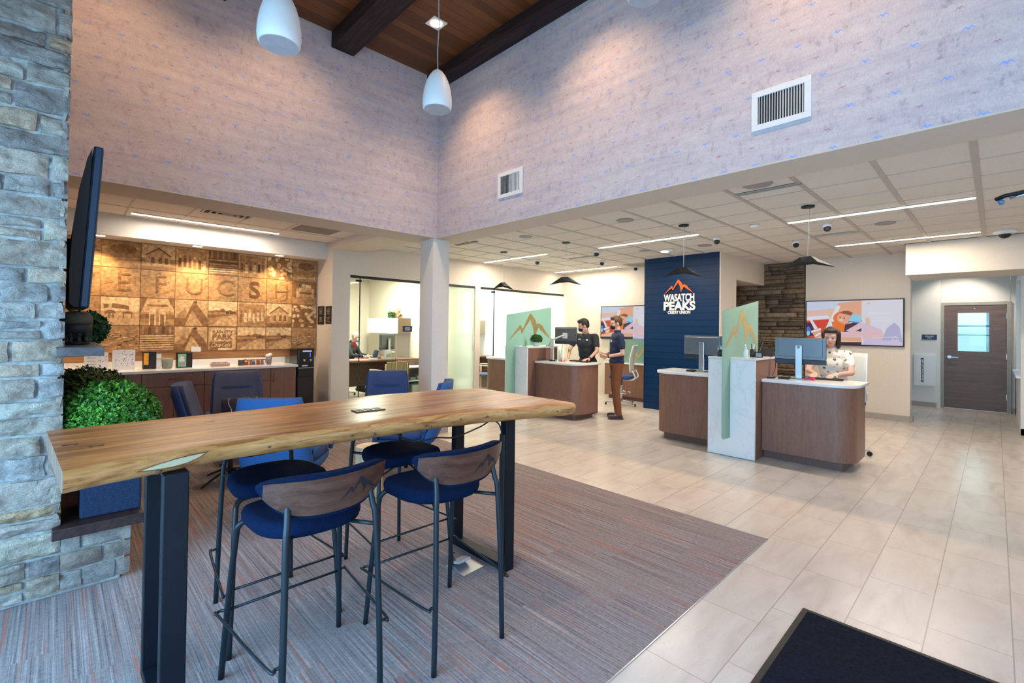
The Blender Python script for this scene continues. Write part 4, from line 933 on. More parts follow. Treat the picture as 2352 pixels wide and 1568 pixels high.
# water dispenser
wd=thing('water_dispenser','tall black bottleless water dispenser at the right end of the coffee bar','water dispenser',(2.92,7.9,0))
MB().box(2.775,7.78,.008,3.045,8.15,1.17,bev=.018,seg=3).build('cabinet',[M('gloss_black',(.008,.008,.009),.18)],wd)
b=MB(); b.box(2.785,7.760,.72,3.035,7.785,1.16,bev=.012); b.build('control_front',[M('gloss_black',(.008,.008,.009),.18)],wd)
MB().box(2.85,7.755,1.115,2.99,7.762,1.138).build('display',[ME('lcd_lens',(.7,.8,1),.6)],wd)
b=MB()
for x in (2.87,2.97): b.cyl((x,7.76,.985),(x,7.735,.985),.016,seg=16); b.cyl((x,7.745,.985),(x,7.745,.955),.008,seg=10)
b.build('spout',[m_chrome],wd); MB().box(2.785,7.752,.855,3.035,7.762,.862).build('drip_tray_edge',[m_alu],wd)
MB().box(2.84,7.756,.885,2.93,7.760,.905).build('label_strip',[m_white],wd); MB().box(2.965,7.757,1.03,2.972,7.760,1.10).build('blue_indicator',[ME('blue_led',(.05,.1,1),3)],wd)
# two dark plaques and door pull on the nook side wall
for i,(y0,y1,z0,z1) in enumerate(((8.27,8.005,1.565,1.88),(7.935,7.71,1.575,1.875))):
    t=thing('wall_plaque',['black engraved wall plaque nearer the photo mural','black engraved wall plaque nearer the glass office'][i],'plaque',(3.285,(y0+y1)/2,z0),group='black wall plaques')
    MB().box(3.281,min(y0,y1),z0,3.2898,max(y0,y1),z1).build('panel',[M('plaque_black',(.012,.010,.010),.4)],t)
    b=MB(); rnd=random.Random(i); 
    for k in range(11):
        z=z1-.05-k*.021; w=rnd.uniform(.03,.08); yc=(y0+y1)/2
        if k in (5,6): continue
        b.box(3.2803,yc-w,z,3.2812,yc+w,z+.007)
    b.build('lettering',[M('engraving_cream',(.42,.38,.34),.6)],t)
tg=thing('wall_hook','small white hook on the wall under the black plaques','hook',(3.285,7.76,1.46)); MB().tube([(3.289,7.76,1.52),(3.28,7.76,1.50),(3.28,7.76,1.46),(3.27,7.76,1.455),(3.265,7.76,1.475)],.004,6).build('wire',[m_white],tg)
# downlights of the soffit
GD='square downlights over the photo mural'
for i,(x,y) in enumerate(((.38,8.03),(1.445,8.03),(2.567,8.05),(-.7,8.03))):
    t=thing('downlight',['square recessed downlight beside the television','square recessed downlight over the middle of the mural','square recessed downlight over the right of the mural','square recessed downlight hidden behind the fireplace'][i],'downlight',(x,y,2.67),group=GD)
    MB().box(x-.065,y-.05,2.664,x+.065,y+.05,2.6695).build('trim',[m_white],t); MB().box(x-.052,y-.038,2.661,x+.052,y+.038,2.664).build('lens',[m_down],t)
    spot('lamp_mural',(x,y-.02,2.645),(x+.0,8.33,1.75),58,(1,.66,.33),88,.8,.03)
# vents of the coffee nook ceiling
vc=thing('ceiling_diffuser','square four-way ceiling diffuser over the seating group','diffuser',(1.53,6.62,CZ))
b=MB()
for k,(s,z) in enumerate(((.27,0),(.20,-.012),(.13,-.022),(.06,-.03))):
    zt=CZ-.004+z*.3; b.box(1.53-s,6.75-s*.45,zt-.006,1.53+s,6.75-s*.45+.02,zt); b.box(1.53-s,6.75+s*.45-.02,zt-.006,1.53+s,6.75+s*.45,zt); b.box(1.53-s,6.75-s*.45,zt-.006,1.53-s+.025,6.75+s*.45,zt); b.box(1.53+s-.025,6.75-s*.45,zt-.006,1.53+s,6.75+s*.45,zt)
b.build('louvres',[m_tbar],vc); MB().box(1.26,6.63,CZ-.003,1.80,6.87,CZ-.001).build('dark_opening',[m_vin],vc)
rg=thing('return_grille','perforated grey return air grille in the nook ceiling','grille',(2.7,6.85,CZ)); MB().box(2.42,6.58,CZ-.008,2.98,7.14,CZ-.001).build('panel',[M('grille_grey',(.25,.23,.22),.7,.2,300)],rg)

# ================================================================ linear ceiling lights
def linlight(label,p0,p1,w=.05,group='linear ceiling lights',pw=1.0):
    (x0,y0),(x1,y1)=p0,p1; cx,cy=(x0+x1)/2,(y0+y1)/2; t=thing('linear_light',label,'ceiling light',(cx,cy,CZ),group=group)
    if abs(x1-x0)<.01: bxx=(cx-w/2,min(y0,y1),cx+w/2,max(y0,y1))
    else: bxx=(min(x0,x1),cy-w/2,max(x0,x1),cy+w/2)
    MB().box(bxx[0]-.006,bxx[1]-.006,CZ-.011,bxx[2]+.006,bxx[3]+.006,CZ-.0045).build('housing',[m_white],t)
    MB().box(bxx[0],bxx[1],CZ-.016,bxx[2],bxx[3],CZ-.0112).build('diffuser',[m_led],t)
    L=max(abs(x1-x0),abs(y1-y0)); area('lamp_linear',(cx,cy-(.12 if cy>6 and abs(y1-y0)>1 else 0),CZ-.03),(0,0,0 if abs(y1-y0)>abs(x1-x0) else R(90)),.06,L*.8,50*pw,NEUT)
linlight('longest linear ceiling light, over the right teller desk',(6.70,.145),(6.70,1.85))
linlight('linear ceiling light nearest the hall doorway',(9.0,.146),(9.0,1.80),pw=.6)
linlight('linear ceiling light in front of the navy wall',(6.64,3.0),(6.64,4.73))
linlight('linear ceiling light over the left teller desk',(6.53,5.83),(6.53,7.58))
linlight('farthest linear ceiling light in the corner by the glass offices',(8.85,5.83),(8.85,7.60),pw=.6)
linlight('linear ceiling light in the coffee nook',(.657,7.60),(2.402,7.60),pw=.55)
# ================================================================ recessed light and white pendants of the high ceiling
for i,(x,y) in enumerate(((3.13,4.56),(3.13,2.75),(3.13,.9),(1.72,4.56),(.30,4.56))):
    t=thing('recessed_light',['bright square recessed light in the wood ceiling above the corner pendant','square recessed light in the wood ceiling, second along the right beam','square recessed light in the wood ceiling, third along the right beam','square recessed light between the dark beams','square recessed light near the fireplace'][i],'recessed light',(x,y,TOP),group='square recessed lights in the wood ceiling')
    MB().box(x-.095,y-.095,TOP-.012,x+.095,y+.095,TOP-.002,bev=.003).build('trim',[m_white],t); MB().cyl((x,y,TOP-.016),(x,y,TOP-.0125),.062,seg=24).build('lamp',[ME('lamp_face',(1,.72,.42),45)],t)
    spot('lamp_high',(x,y,TOP-.05),(x+.35,y,2.6) if i<3 else (x,5.6,2.8),118 if i<3 else 62,(1,.60,.30),105,.9,.05)
    spot('lamp_high_down',(x,y,TOP-.05),(x,y,0),35,(1,.72,.46),70,.8,.05)
m_pend=M('white_ceramic_shade',(.80,.80,.82),.45,.015)
for i,(x,y,zb) in enumerate(((.945,3.04,3.245),(2.30,3.32,3.395),(2.83,1.66,3.80))):
    t=thing('pendant_lamp',['white bullet pendant lamp cut by the top edge, leftmost','white bullet pendant lamp hanging before the wall corner','white bullet pendant lamp of which only the base shows at the top'][i],'pendant lamp',(x,y,zb),group='white bullet pendant lamps')
    b=MB(); b.lathe([(.112,0),(.120,.012),(.1245,.05),(.122,.10),(.112,.17),(.094,.235),(.070,.285),(.042,.322),(.018,.340),(.004,.346)],(x,y,zb),40); b.build('shade',[m_pend],t,sharp=50)
    MB().cyl((x,y,zb+.002),(x,y,zb-.003),.108,seg=36).build('diffuser',[M('unlit_diffuser',(.42,.42,.46),.6)],t)
    MB().tube([(x,y,zb+.345),(x,y,zb+.37),(x-.004,y,zb+.5),(x+.006,y,zb+.72),(x,y,zb+.95),(x,y,TOP)],.0045,8,5).build('cord',[M('silver_cord',(.40,.38,.38),.5)],t)
    MB().cyl((x,y,TOP-.02),(x,y,TOP-.001),.05,seg=20).build('canopy',[m_white],t)
# ================================================================ black folded pendants
def fold_pend(label,x,y,rot,L=.225,Wd=.12,group='black folded pendant lamps'):
    t=thing('folded_pendant',label,'pendant lamp',(x,y,2.25),rot,group)
    b=MB(); bm=b.bm
    P=[(-L*1.12,0,.0),(-L*.30,-Wd,.055),(L*.35,-Wd*.95,.050),(L*1.12,0,.005),(L*.30,Wd,.060),(-L*.35,Wd*.9,.045)]; T=[(-L*.34,-.014,.122),(L*.12,-.030,.128),(L*.32,.020,.118),(-L*.12,.030,.125)]
    v=[bm.verts.new(p) for p in P]; w=[bm.verts.new(p) for p in T]
    for f in ((0,1,'a'),):
        pass
    F=[(v[0],v[1],w[0]),(v[1],w[1],w[0]),(v[1],v[2],w[1]),(v[2],v[3],w[2],w[1]),(v[3],v[4],w[2]),(v[4],w[3],w[2]),(v[4],v[5],w[3]),(v[5],v[0],w[0],w[3]),(w[0],w[1],w[2],w[3])]
    for f in F: bm.faces.new(f)
    o=b.build('shade',[M('charcoal_felt',(.018,.018,.020),.75,.2)],t,local=True); sl=o.modifiers.new('s','SOLIDIFY'); sl.thickness=.006
    MB().tube([(0,0,.122),(0.004,0,.4),(0,0,.672)],.0022,6,3).build('suspension_cable',[m_white],t,local=True); 
    MB().cyl((0,0,.672),(0,0,.686),.065,seg=28).build('canopy',[m_blackm],t,local=True)
    MB().tube([(.02,0,.125),(.015,0,.68)],.0010,5).build('suspension_cable',[m_alu],t,local=True)
fold_pend('black folded pendant over the right teller desk, farthest right',5.97,1.454,R(-70)); fold_pend('black folded pendant in front of the navy logo wall',5.95,2.885,R(-48))
fold_pend('black folded pendant between the navy wall and the glass office',5.88,4.83,R(-42)); fold_pend('smallest black folded pendant before the glass office',5.87,6.29,R(-18),.185)
# ================================================================ ceiling devices
def dome_cam(label,x,y,yaw,s=1.0,wide=False):
    t=thing('security_camera',label,'security camera',(x,y,CZ),group='ceiling security cameras')
    if wide:
        b=MB(); b.lathe([(.12,-.001),(.115,-.03),(.07,-.05)],(x,y,CZ),28); b.build('base',[m_white],t); b=MB(); b.ell((x,y,CZ-.05),(.062,.062,.055),3); b.build('dome',[m_blackm],t)
    else:
        b=MB(); b.lathe([(.052*s,-.001),(.052*s,-.035),(.046*s,-.045)],(x,y,CZ),24); b.build('base',[m_white],t)
        b=MB(); b.ell((x-.014,y-.006,CZ-.062*s),.042*s,3); b.build('eyeball',[m_blackm],t)
for L_,x,y in (('black eyeball camera by the right slot diffuser',7.13,1.52),('black eyeball camera nearest the brown stone wall',8.17,2.15),('black eyeball camera right of the navy wall top',7.10,2.92),('black eyeball camera left of the light before the navy wall',6.90,4.96),('black eyeball camera over the farthest light',7.95,5.58),('black eyeball camera right of the left desk light',7.0,6.49),('black eyeball camera touching the navy wall edge',9.1,5.5)):
    dome_cam(L_,x,y,0)
dome_cam('white-based smoked dome camera over the hall bulkhead',9.15,-.085,0,wide=True)
def disc(name,label,x,y,r,cat,mt,th=.006,group=None):
    t=thing(name,label,cat,(x,y,CZ),group=group); MB().cyl((x,y,CZ-.0045),(x,y,CZ-.0045-th),r,r*.96,32).build('grille',[mt],t); return t
mg=M('speaker_grille',(.33,.31,.32),.7,.1,200)
for L_,x,y,r in (('round ceiling speaker beside the near slot diffuser',4.76,1.58,.13),('round ceiling speaker in the ceiling left of centre',5.19,3.30,.11),('round ceiling speaker near the white column',5.11,4.99,.10),('round ceiling speaker between the two right lights',7.55,.982,.11),('round ceiling speaker above the navy wall',7.60,3.32,.11),('round ceiling speaker beyond the middle light',7.4,4.3,.10)):
    disc('ceiling_speaker',L_,x,y,r,'speaker',mg,group='round ceiling speakers')
for L_,x,y in (('white smoke detector over the right desk gap',6.56,2.21),('white smoke detector before the navy wall',7.58,3.92)):
    t=thing('smoke_detector',L_,'smoke detector',(x,y,CZ),group='smoke detectors'); b=MB(); b.lathe([(.06,-.005),(.058,-.025),(.035,-.035),(.02,-.045)],(x,y,CZ),24); b.build('body',[m_white],t)
def slot(label,x,y0,y1,w=.075):
    t=thing('slot_diffuser',label,'diffuser',(x,(y0+y1)/2,CZ),group='ceiling slot diffusers'); MB().box(x-w/2,y0,CZ-.007,x+w/2,y1,CZ-.0045).build('dark_slot',[M('slot_dark',(.03,.03,.03),.7)],t)
    b=MB(); b.box(x-w/2,y0,CZ-.012,x-w/2+.008,y1,CZ-.004); b.box(x-.005,y0,CZ-.012,x+.005,y1,CZ-.004); b.box(x+w/2-.008,y0,CZ-.012,x+w/2,y1,CZ-.004); b.build('blades',[m_tbar],t)
slot('slot diffuser nearest the viewer, right of the speaker',4.99,1.27,1.85); slot('slot diffuser beside the dome camera over the right desk',7.9,1.31,1.84); slot('slot diffuser beside the white column',4.85,5.84,6.38); slot('slot diffuser over the left teller desk',7.3,5.3,5.9,.06)
t=thing('ceiling_vent_panel','grey perforated vent panel beside the farthest ceiling light','vent',(9.0,5.2,CZ)); MB().box(8.75,5.1,CZ-.008,9.25,5.6,CZ-.0045).build('panel',[M('grille_grey',(.25,.23,.22),.7,.2,300)],t)
t=thing('downlight_round','small bright round downlight before the navy wall','downlight',(7.75,4.1,CZ)); MB().cyl((7.75,4.1,CZ-.0045),(7.75,4.1,CZ-.010),.07,seg=24).build('lens',[ME('round_lens',(1,.85,.65),10)],t); MB().lathe([(.072,-.004),(.085,-.006),(.085,-.004)],(7.75,4.1,CZ),24,False).build('ring',[m_white],t)
spot('lamp_logo',(7.75,4.1,CZ-.03),(8.37,4.1,1.9),16,NEUT,90)
spot('lamp_hall',(12.6,.35,2.84),(13.2,.5,1.9),62,NEUT,100)
# ================================================================ wall registers on the wallpaper
def register(label,y0,y1,z0,z1,n=17):
    t=thing('air_register',label,'air vent',(AX,(y0+y1)/2,z0),group='white wall air registers'); fr=.045; x=AX
    b=MB(); b.box(x-.014,y0,z0,x-.001,y1,z0+fr,bev=.002); b.box(x-.014,y0,z1-fr,x-.001,y1,z1,bev=.002); b.box(x-.014,y0,z0+fr,x-.001,y0+fr,z1-fr); b.box(x-.014,y1-fr,z0+fr,x-.001,y1,z1-fr); b.build('frame',[m_white],t)
    MB().box(x-.003,y0+fr,z0+fr,x-.0012,y1-fr,z1-fr).build('dark_cavity',[m_vin],t)
    for k in range(n):
        yy=y0+fr+(k+.5)*(y1-y0-2*fr)/n; ang=R(38) if k>=n/2 else R(-22)
        MB().box(x-.0145,yy-.0012,z0+fr,x-.0035,yy+.0012,z1-fr,rot=Matrix.Rotation(ang,4,'Z')).build('louvre',[m_white],t)
register('white wall air register high on the wallpaper at the right',.93,1.337,3.10,3.405); register('white wall air register near the inner wall corner above the column',3.865,4.29,3.13,3.44,15)
# ================================================================ teller desks
def rc_outline(x0,x1,y0,y1,r,end,n=8):
    """footprint with the front (low x) corner at y0 or y1 rounded; counter-clockwise"""
    if end=='lo':
        arc=[(x0+r+r*math.cos(a),y0+r+r*math.sin(a)) for a in [PI+PI/2*k/n for k in range(n+1)]]
        return [(x0,y1)]+arc+[(x1,y0),(x1,y1)]
    arc=[(x0+r+r*math.cos(a),y1-r+r*math.sin(a)) for a in [PI/2+PI/2*k/n for k in range(n+1)]]
    return [(x1,y0),(x1,y1)]+arc+[(x0,y0)]
def teller_desk(label,y0,y1,end):
    t=thing('teller_desk',label,'desk',(6.5,(y0+y1)/2,0))
    ux=((1,0,0),(0,1,0),(0,0,1))
    MB().prism(rc_outline(6.20,6.80,y0,y1,.20,end),(0,0,.10),*ux,.825,smooth=True).build('body',[m_lam],t,sharp=40)
    a0,a1=(y0+.10,y1) if end=='lo' else (y0,y1-.10)
    MB().prism(rc_outline(6.27,6.78,a0,a1,.05,end),(0,0,0),*ux,.10).build('toe_kick',[m_lamd],t)
    a0,a1=(y0-.03,y1) if end=='lo' else (y0,y1+.03)
    o=MB().prism(rc_outline(6.165,6.84,a0,a1,.23,end,12),(0,0,.927),*ux,.036,smooth=True).build('worktop',[m_quartz],t,sharp=40)
    bv=o.modifiers.new('b','BEVEL'); bv.width=.006; bv.segments=2; bv.limit_method='ANGLE'; bv.angle_limit=R(60)
def pedestal(label,y0,y1):
    t=thing('divider_pedestal',label,'pedestal',(6.3,(y0+y1)/2,0))
    MB().box(5.968,y0,.004,6.0,y1,1.188,bev=.002).build('marble_front',[m_marble],t); MB().box(6.0,y0+.004,0,6.80,y1-.004,1.188).build('body',[m_lam],t)
    MB().box(5.965,y0-.004,1.189,6.83,y1+.004,1.215,bev=.004).build('counter_top',[m_quartz],t)
def glass_div(label,yg):
    t=thing('glass_partition',label,'partition',(5.75,yg,.24))
    X0=5.735; out=[(X0,1.778),(X0,.285),(X0+.012,.252),(X0+.04,.236),(5.962,.230),(5.962,1.222),(6.93,1.222),(6.93,1.957)]
    MB().prism(out,(0,yg-.006,0),(1,0,0),(0,0,1),(0,1,0),.012).build('glass_panel',[m_frost],t)
    b=MB(); logo_strokes(b,(6.36,yg-.0065,1.33),(1,0,0),(0,0,1),(0,-1,0),.56,.47,.0008,1.0); b.build('gold_mountain',[M('etched_gold',(.42,.30,.12),.45,.05)],t)
def mat_marble():
    m,n,b=new_mat('veined_marble'); setp(b,.2,coat=.3); p=pos_xyz(n); a=nnoise(n,nmap(n,p,(1,1.4,.9),rot=(.6,0,0)),1.6,5,.6,1.6)
    c=nramp(n,nmath(n,'ABSOLUTE',nmath(n,'SUBTRACT',a,.5)),[(0,(.71,.72,.745)),(.008,(.785,.79,.80)),(.05,(.82,.82,.83))]); n.links.new(c,b.inputs['Base Color']); return m
m_marble=mat_marble()
for off,A,B_,C_,D_ in ((0,'brown teller desk at the right where the woman in the floral blouse sits','brown teller desk left of the marble pedestal, before the navy wall','white marble-fronted pedestal between the two right teller desks','frosted glass partition with gold mountain between the right teller desks'),
                 (3.77,'brown teller desk where the man in the dark grey polo stands','brown teller desk seen between the white column and the frosted glass','white marble-fronted pedestal beside the left teller desk','frosted glass partition with gold mountain beside the left teller desk')):
    teller_desk(A,1.06+off,1.986+off,'lo'); teller_desk(B_,2.554+off,3.43+off,'hi'); pedestal(C_,1.99+off,2.55+off); glass_div(D_,2.28+off)
m_mon=M('silver_monitor_back',(.17,.20,.23),.38,.05,4,metal=.5)
def monitor(label,x,y,z,rz,w=.53,h=.31,arm=False,dark=False,zc=None):
    t=thing('computer_monitor',label,'monitor',(x,y,z),rz); zc=zc or .205+h/2; mt=M('dark_monitor_back',(.10,.105,.10),.5,.05) if dark else m_mon
    b=MB(); b.box(-.012,-w/2,zc-h/2+.055,.022,w/2,zc+h/2,bev=.008); b.box(-.022,-w*.44,zc-h*.22,-.008,w*.44,zc+h*.44,bev=.0065,seg=3); b.build('back_cover',[mt],t,local=True)
    MB().box(-.010,-w/2,zc-h/2,.022,w/2,zc-h/2+.054,bev=.004).build('lower_band',[M('navy_black_band',(.02,.03,.05),.4)],t,local=True)
    MB().box(.022,-w/2+.008,zc-h/2+.012,.0235,w/2-.008,zc+h/2-.008).build('screen',[ME('office_screen',(.45,.55,.7),.8)],t,local=True)
    if arm:
        b=MB(); b.tube([(-.03,0,zc),(-.10,.06,zc-.02),(-.16,.20,zc-.10),(-.12,.30,zc-.22),(-.12,.30,.26)],.016,8,3); b.build('monitor_arm',[m_alu],t,local=True); MB().box(-.036,-.05,zc-.05,-.028,.05,zc+.05).build('mount_plate',[m_white],t,local=True)
        MB().cyl((-.12,.30,.252),(-.12,.30,.275),.045,seg=20).build('base',[m_alu],t,local=True)
    else:
        MB().box(-.058,-.037,0.008,-.034,.037,zc+.07,bev=.006).build('stand_neck',[m_alu],t,local=True); MB().box(-.13,-.12,0,.10,.12,.010,bev=.004).build('stand_base',[m_alu],t,local=True)
        MB().cyl((-.0585,0,zc+.045),(-.0605,0,zc+.045),.018,seg=20).build('round_badge',[M('badge_grey',(.25,.27,.29),.3)],t,local=True)
    return t
DZ=.963
monitor('silver-backed monitor in front of the seated woman',6.52,1.665,DZ,0,.55,.32,zc=.345); monitor('silver-backed monitor left of the right glass partition',6.52,2.86,DZ,0,.55,.32,zc=.345)
monitor('dark monitor on an arm over the left teller desk',6.72,5.50,DZ,R(8),.46,.31,arm=True,dark=True,zc=.455)
def keyboard(label,x,y,z,rz):
    t=thing('keyboard',label,'keyboard',(x,y,z),rz,'black keyboards'); MB().box(-.065,-.21,0,.065,.21,.016,bev=.003).build('case',[m_blackm],t,local=True)
    b=MB(); [b.box(-.055+r*.022,-.2+c*.0265,.016,-.037+r*.022,-.178+c*.0265,.021) for r in range(5) for c in range(15)]; b.build('keys',[M('key_grey',(.03,.03,.035),.6)],t,local=True)
keyboard('black keyboard under the seated woman\'s hands',6.72,1.47,DZ,R(4)); keyboard('black keyboard under the hands of the man in dark grey',6.66,5.12,DZ,R(-6))
def bottle(label,x,y,z):
    bx('pump_bottle',label,'bottle',(x,y,z),[('bottle',lambda b:b.lathe([(.026,0),(.028,.01),(.028,.085),(.012,.10),(.012,.11)],(0,0,0),20),M('clear_gel_plastic',(.70,.74,.74),.15,.02)),('pump',lambda b:(b.cyl((0,0,.11),(0,0,.15),.006,seg=8),b.cyl((0,0,.108),(0,0,.122),.014,seg=14),b.box(-.03,-.007,.147,.01,.007,.158,bev=.002)),m_white)])
bottle('clear hand sanitiser bottle with white pump on the right pedestal',6.20,2.18,1.215); bottle('clear hand sanitiser bottle on the left pedestal',6.18,6.22,1.215)
def pencup(label,x,y,z,cols,h=.10,cup=None):
    t=thing('pen_cup',label,'pen cup',(x,y,z)); b=MB(); b.lathe([(.036,0),(.037,h),(.033,h),(.032,.006),(.004,.006)],(0,0,0),20); b.build('cup',[cup or M('mesh_black',(.02,.02,.025),.5)],t,local=True)
    rnd=random.Random(int(x*100+y*10)); b=MB()
    for k in range(7):
        a=k*.9; b.mat(k%len(cols)).cyl((.012*math.cos(a),.012*math.sin(a),.008),(.030*math.cos(a),.030*math.sin(a),h+rnd.uniform(.02,.07)),.0045,seg=8)
    b.build('pens',cols,t,local=True)
PR=M('pen_red',(.8,.10,.03),.4); PB=M('pen_blue',(.05,.2,.6),.4); PO=M('pen_orange',(.9,.30,.03),.4); PG=M('pen_green',(.1,.5,.2),.4)
pencup('black pen cup with white pens on the right pedestal',6.34,2.14,1.215,[m_white,M('pen_black',(.02,.02,.02),.4)]); pencup('black pen cup left of the right glass partition',6.10,2.45,1.215,[m_white,PB],.09)
pencup('dark mesh pen cup left of the small plant',6.25,6.10,1.215,[m_white,PB]); pencup('clear cup of red and blue pens on the left teller desk',6.50,5.44,DZ,[PR,PO,PB,PG],.15,M('pale_acrylic',(.45,.55,.5),.2,.1))
def phone(label,x,y,z,rz):
    t=thing('desk_phone',label,'telephone',(x,y,z),rz); r=Matrix.Rotation(R(-38),4,'Y')
    MB().box(-.10,-.09,.03,.10,.09,.055,bev=.006,rot=r,piv=(.1,0,0)).build('body',[m_blackm],t,local=True); MB().prism([(0,0),(.15,0),(.12,.10)],(-.02,-.07,0),(1,0,0),(0,0,1),(0,1,0),.14).build('stand',[m_blackm],t,local=True)
    b=MB(); b.tube([(-.06,.062,.03),(0,.062,.085),(.07,.062,.15),(.10,.062,.19)],.018,10,3); b.build('handset',[m_black],t,local=True)
phone('black desk phone on the right end of the right pedestal',6.66,2.10,1.215,0)
bx('desk_picture','small black frame standing on the right pedestal by the phone','frame',(6.30,2.055,1.215),[('frame',lambda b:b.box(-.008,-.045,0,.008,.045,.062,bev=.003),m_blackm),('insert',lambda b:b.box(-.010,-.036,.008,-.007,.036,.054),M('grey_insert',(.30,.33,.38),.4))],R(-12))
bx('calculator','small dark calculator at the left corner of the woman\'s desk','calculator',(6.35,1.93,DZ),[('body',lambda b:b.box(-.05,-.035,0,.05,.035,.020,bev=.005),m_blackm),('keys',lambda b:[b.box(-.04+i*.018,-.025+j*.014,.02,-.028+i*.018,-.016+j*.014,.024) for i in range(4) for j in range(4)],M('key_light',(.3,.3,.35),.5))])
bx('card_reader','flat black card reader left of the woman\'s monitor stand','card reader',(6.40,1.80,DZ),[('body',lambda b:b.box(-.045,-.06,0,.045,.06,.028,bev=.006),m_blackm),('screen',lambda b:b.box(-.02,-.04,.028,.02,.02,.030),M('reader_lens',(.06,.06,.07),.2))])
bx('note_pad','bright pink note pad beside the keyboard of the seated woman','note pad',(6.56,1.57,DZ),[('pad',lambda b:b.box(-.04,-.05,0,.04,.05,.022,bev=.002),M('hot_pink',(.85,.03,.18),.5))])
bx('note_pad','red-pink note pad on the left teller desk by the pens','note pad',(6.45,5.36,DZ),[('pad',lambda b:b.box(-.04,-.04,0,.04,.04,.015,bev=.002),M('coral_red',(.80,.10,.10),.5))])
bx('card_reader','black card reader on the desk left of the right glass partition','card reader',(6.42,2.98,DZ),[('body',lambda b:b.box(-.04,-.06,0,.04,.06,.028,bev=.006),m_blackm),('screen',lambda b:b.box(-.02,-.04,.028,.02,.02,.030),M('reader_lens',(.06,.06,.07),.2))])
bx('tablet_stand','slim white upright tablet on the left teller desk, seen edge-on','tablet',(6.40,5.55,DZ),[('base',lambda b:b.box(-.06,-.05,0,.06,.05,.02,bev=.004),m_blackm),('tablet',lambda b:b.box(-.13,-.007,.02,.13,.007,.40,bev=.004),M('pale_tablet',(.55,.60,.62),.3))],R(52))
b=MB().tube([(6.48,1.70,1.03),(6.40,1.78,.985),(6.38,1.90,.99),(6.50,1.965,.972),(6.62,1.965,1.08),(6.62,1.972,1.20)],.004,6,6).build('monitor_cable',[m_blackm]); tag(b,'black cable from the woman\'s monitor up to the pedestal','cable')
pp=leaf_ball('potted_plant','round clipped green plant in a white pot on the left pedestal','plant',(6.45,5.985,1.345),.105,1100,.022,[GC[1],GC[3],M('leaf_grass',(.06,.17,.01),.6)],(6.45,5.985,1.215),seed=12,zs=.72,lower=-.6)
MB().lathe([(.045,0),(.055,.008),(.062,.075),(.055,.075),(.05,.06),(.003,.06)],(6.45,5.985,1.215),24).build('pot',[m_white],pp)
# drafting chairs
m_mesh=M('white_mesh_back',(.55,.57,.56),.7,.15,300); m_frm=M('white_chair_frame',(.72,.74,.73),.35)
def drafting(label,x,y,rz,seat=.66,sc=None):
    t=thing('drafting_chair',label,'office chair',(x,y,0),rz)
    for k in range(5):
        a=k*2*PI/5+.3; MB().tube([(0,0,.10),(.16*math.cos(a),.16*math.sin(a),.085),(.31*math.cos(a),.31*math.sin(a),.062)],(.018,.012),8,2).build('base_leg',[m_alu],t,local=True)
        MB().cyl((.31*math.cos(a)-.012,.31*math.sin(a),.030),(.31*math.cos(a)+.012,.31*math.sin(a),.030),.029,seg=16).build('caster',[m_blackm],t,local=True)
    MB().cyl((0,0,.09),(0,0,seat-.06),.022,seg=16).build('gas_column',[m_chrome],t,local=True)
    b=MB(); b.tube([(.20*math.cos(a),.20*math.sin(a),.26) for a in [2*PI*k/28 for k in range(29)]],.010,8); 
    for k in range(3):
        a=k*2*PI/3; b.tube([(0,0,.26),(.2*math.cos(a),.2*math.sin(a),.26)],.008,6)
    b.build('foot_ring',[m_chrome],t,local=True)
    b=MB(); b.loft([[(abs(math.cos(q))**.6*math.copysign(w,math.cos(q)),abs(math.sin(q))**.6*math.copysign(w,math.sin(q)),z) for q in [2*PI*k/28 for k in range(28)]] for w,z in ((.19,seat-.06),(.235,seat-.04),(.245,seat),(.22,seat+.02))]); b.build('seat',[sc or m_lblue],t,local=True)
    # local +x is the front; back behind at -x
    b=MB(); bm=b.bm; rows=[]
    for j in range(11):
        f=j/10; z=seat+.10+f*.52; w=.215-.03*abs(f-.45); rows.append([(-.25-.06*f+.03*math.sin(f*PI)+.05*abs(s)**2,s*w,z) for s in [-1+2*i/8 for i in range(9)]])
    G_=[[bm.verts.new(p) for p in r] for r in rows]
    for j in range(10):
        for i in range(8): bm.faces.new((G_[j][i],G_[j][i+1],G_[j+1][i+1],G_[j+1][i])).smooth=True
    o=b.build('mesh_back',[m_mesh],t,local=True); so=o.modifiers.new('s','SOLIDIFY'); so.thickness=.008
    b=MB(); edge=[r[0] for r in rows]+[rows[-1][i] for i in range(1,8)]+[r[-1] for r in rows[::-1]]+[rows[0][i] for i in range(7,0,-1)]+[rows[0][0]]
    b.tube(edge,.011,8); b.build('back_frame',[m_frm],t,local=True)
    b=MB()
    for s in (-1,1): b.tube([(-.25,s*.20,seat+.12),(-.30,s*.19,seat),(-.24,s*.15,seat-.06),(-.05,s*.05,seat-.07)],.014,8,4)
    b.build('back_support',[m_frm],t,local=True); return t
drafting('white mesh chair in which the woman in the floral blouse sits',7.36,1.40,R(172),.64)
drafting('white mesh drafting chair with blue seat behind the standing man',8.30,5.32,R(112),.60)
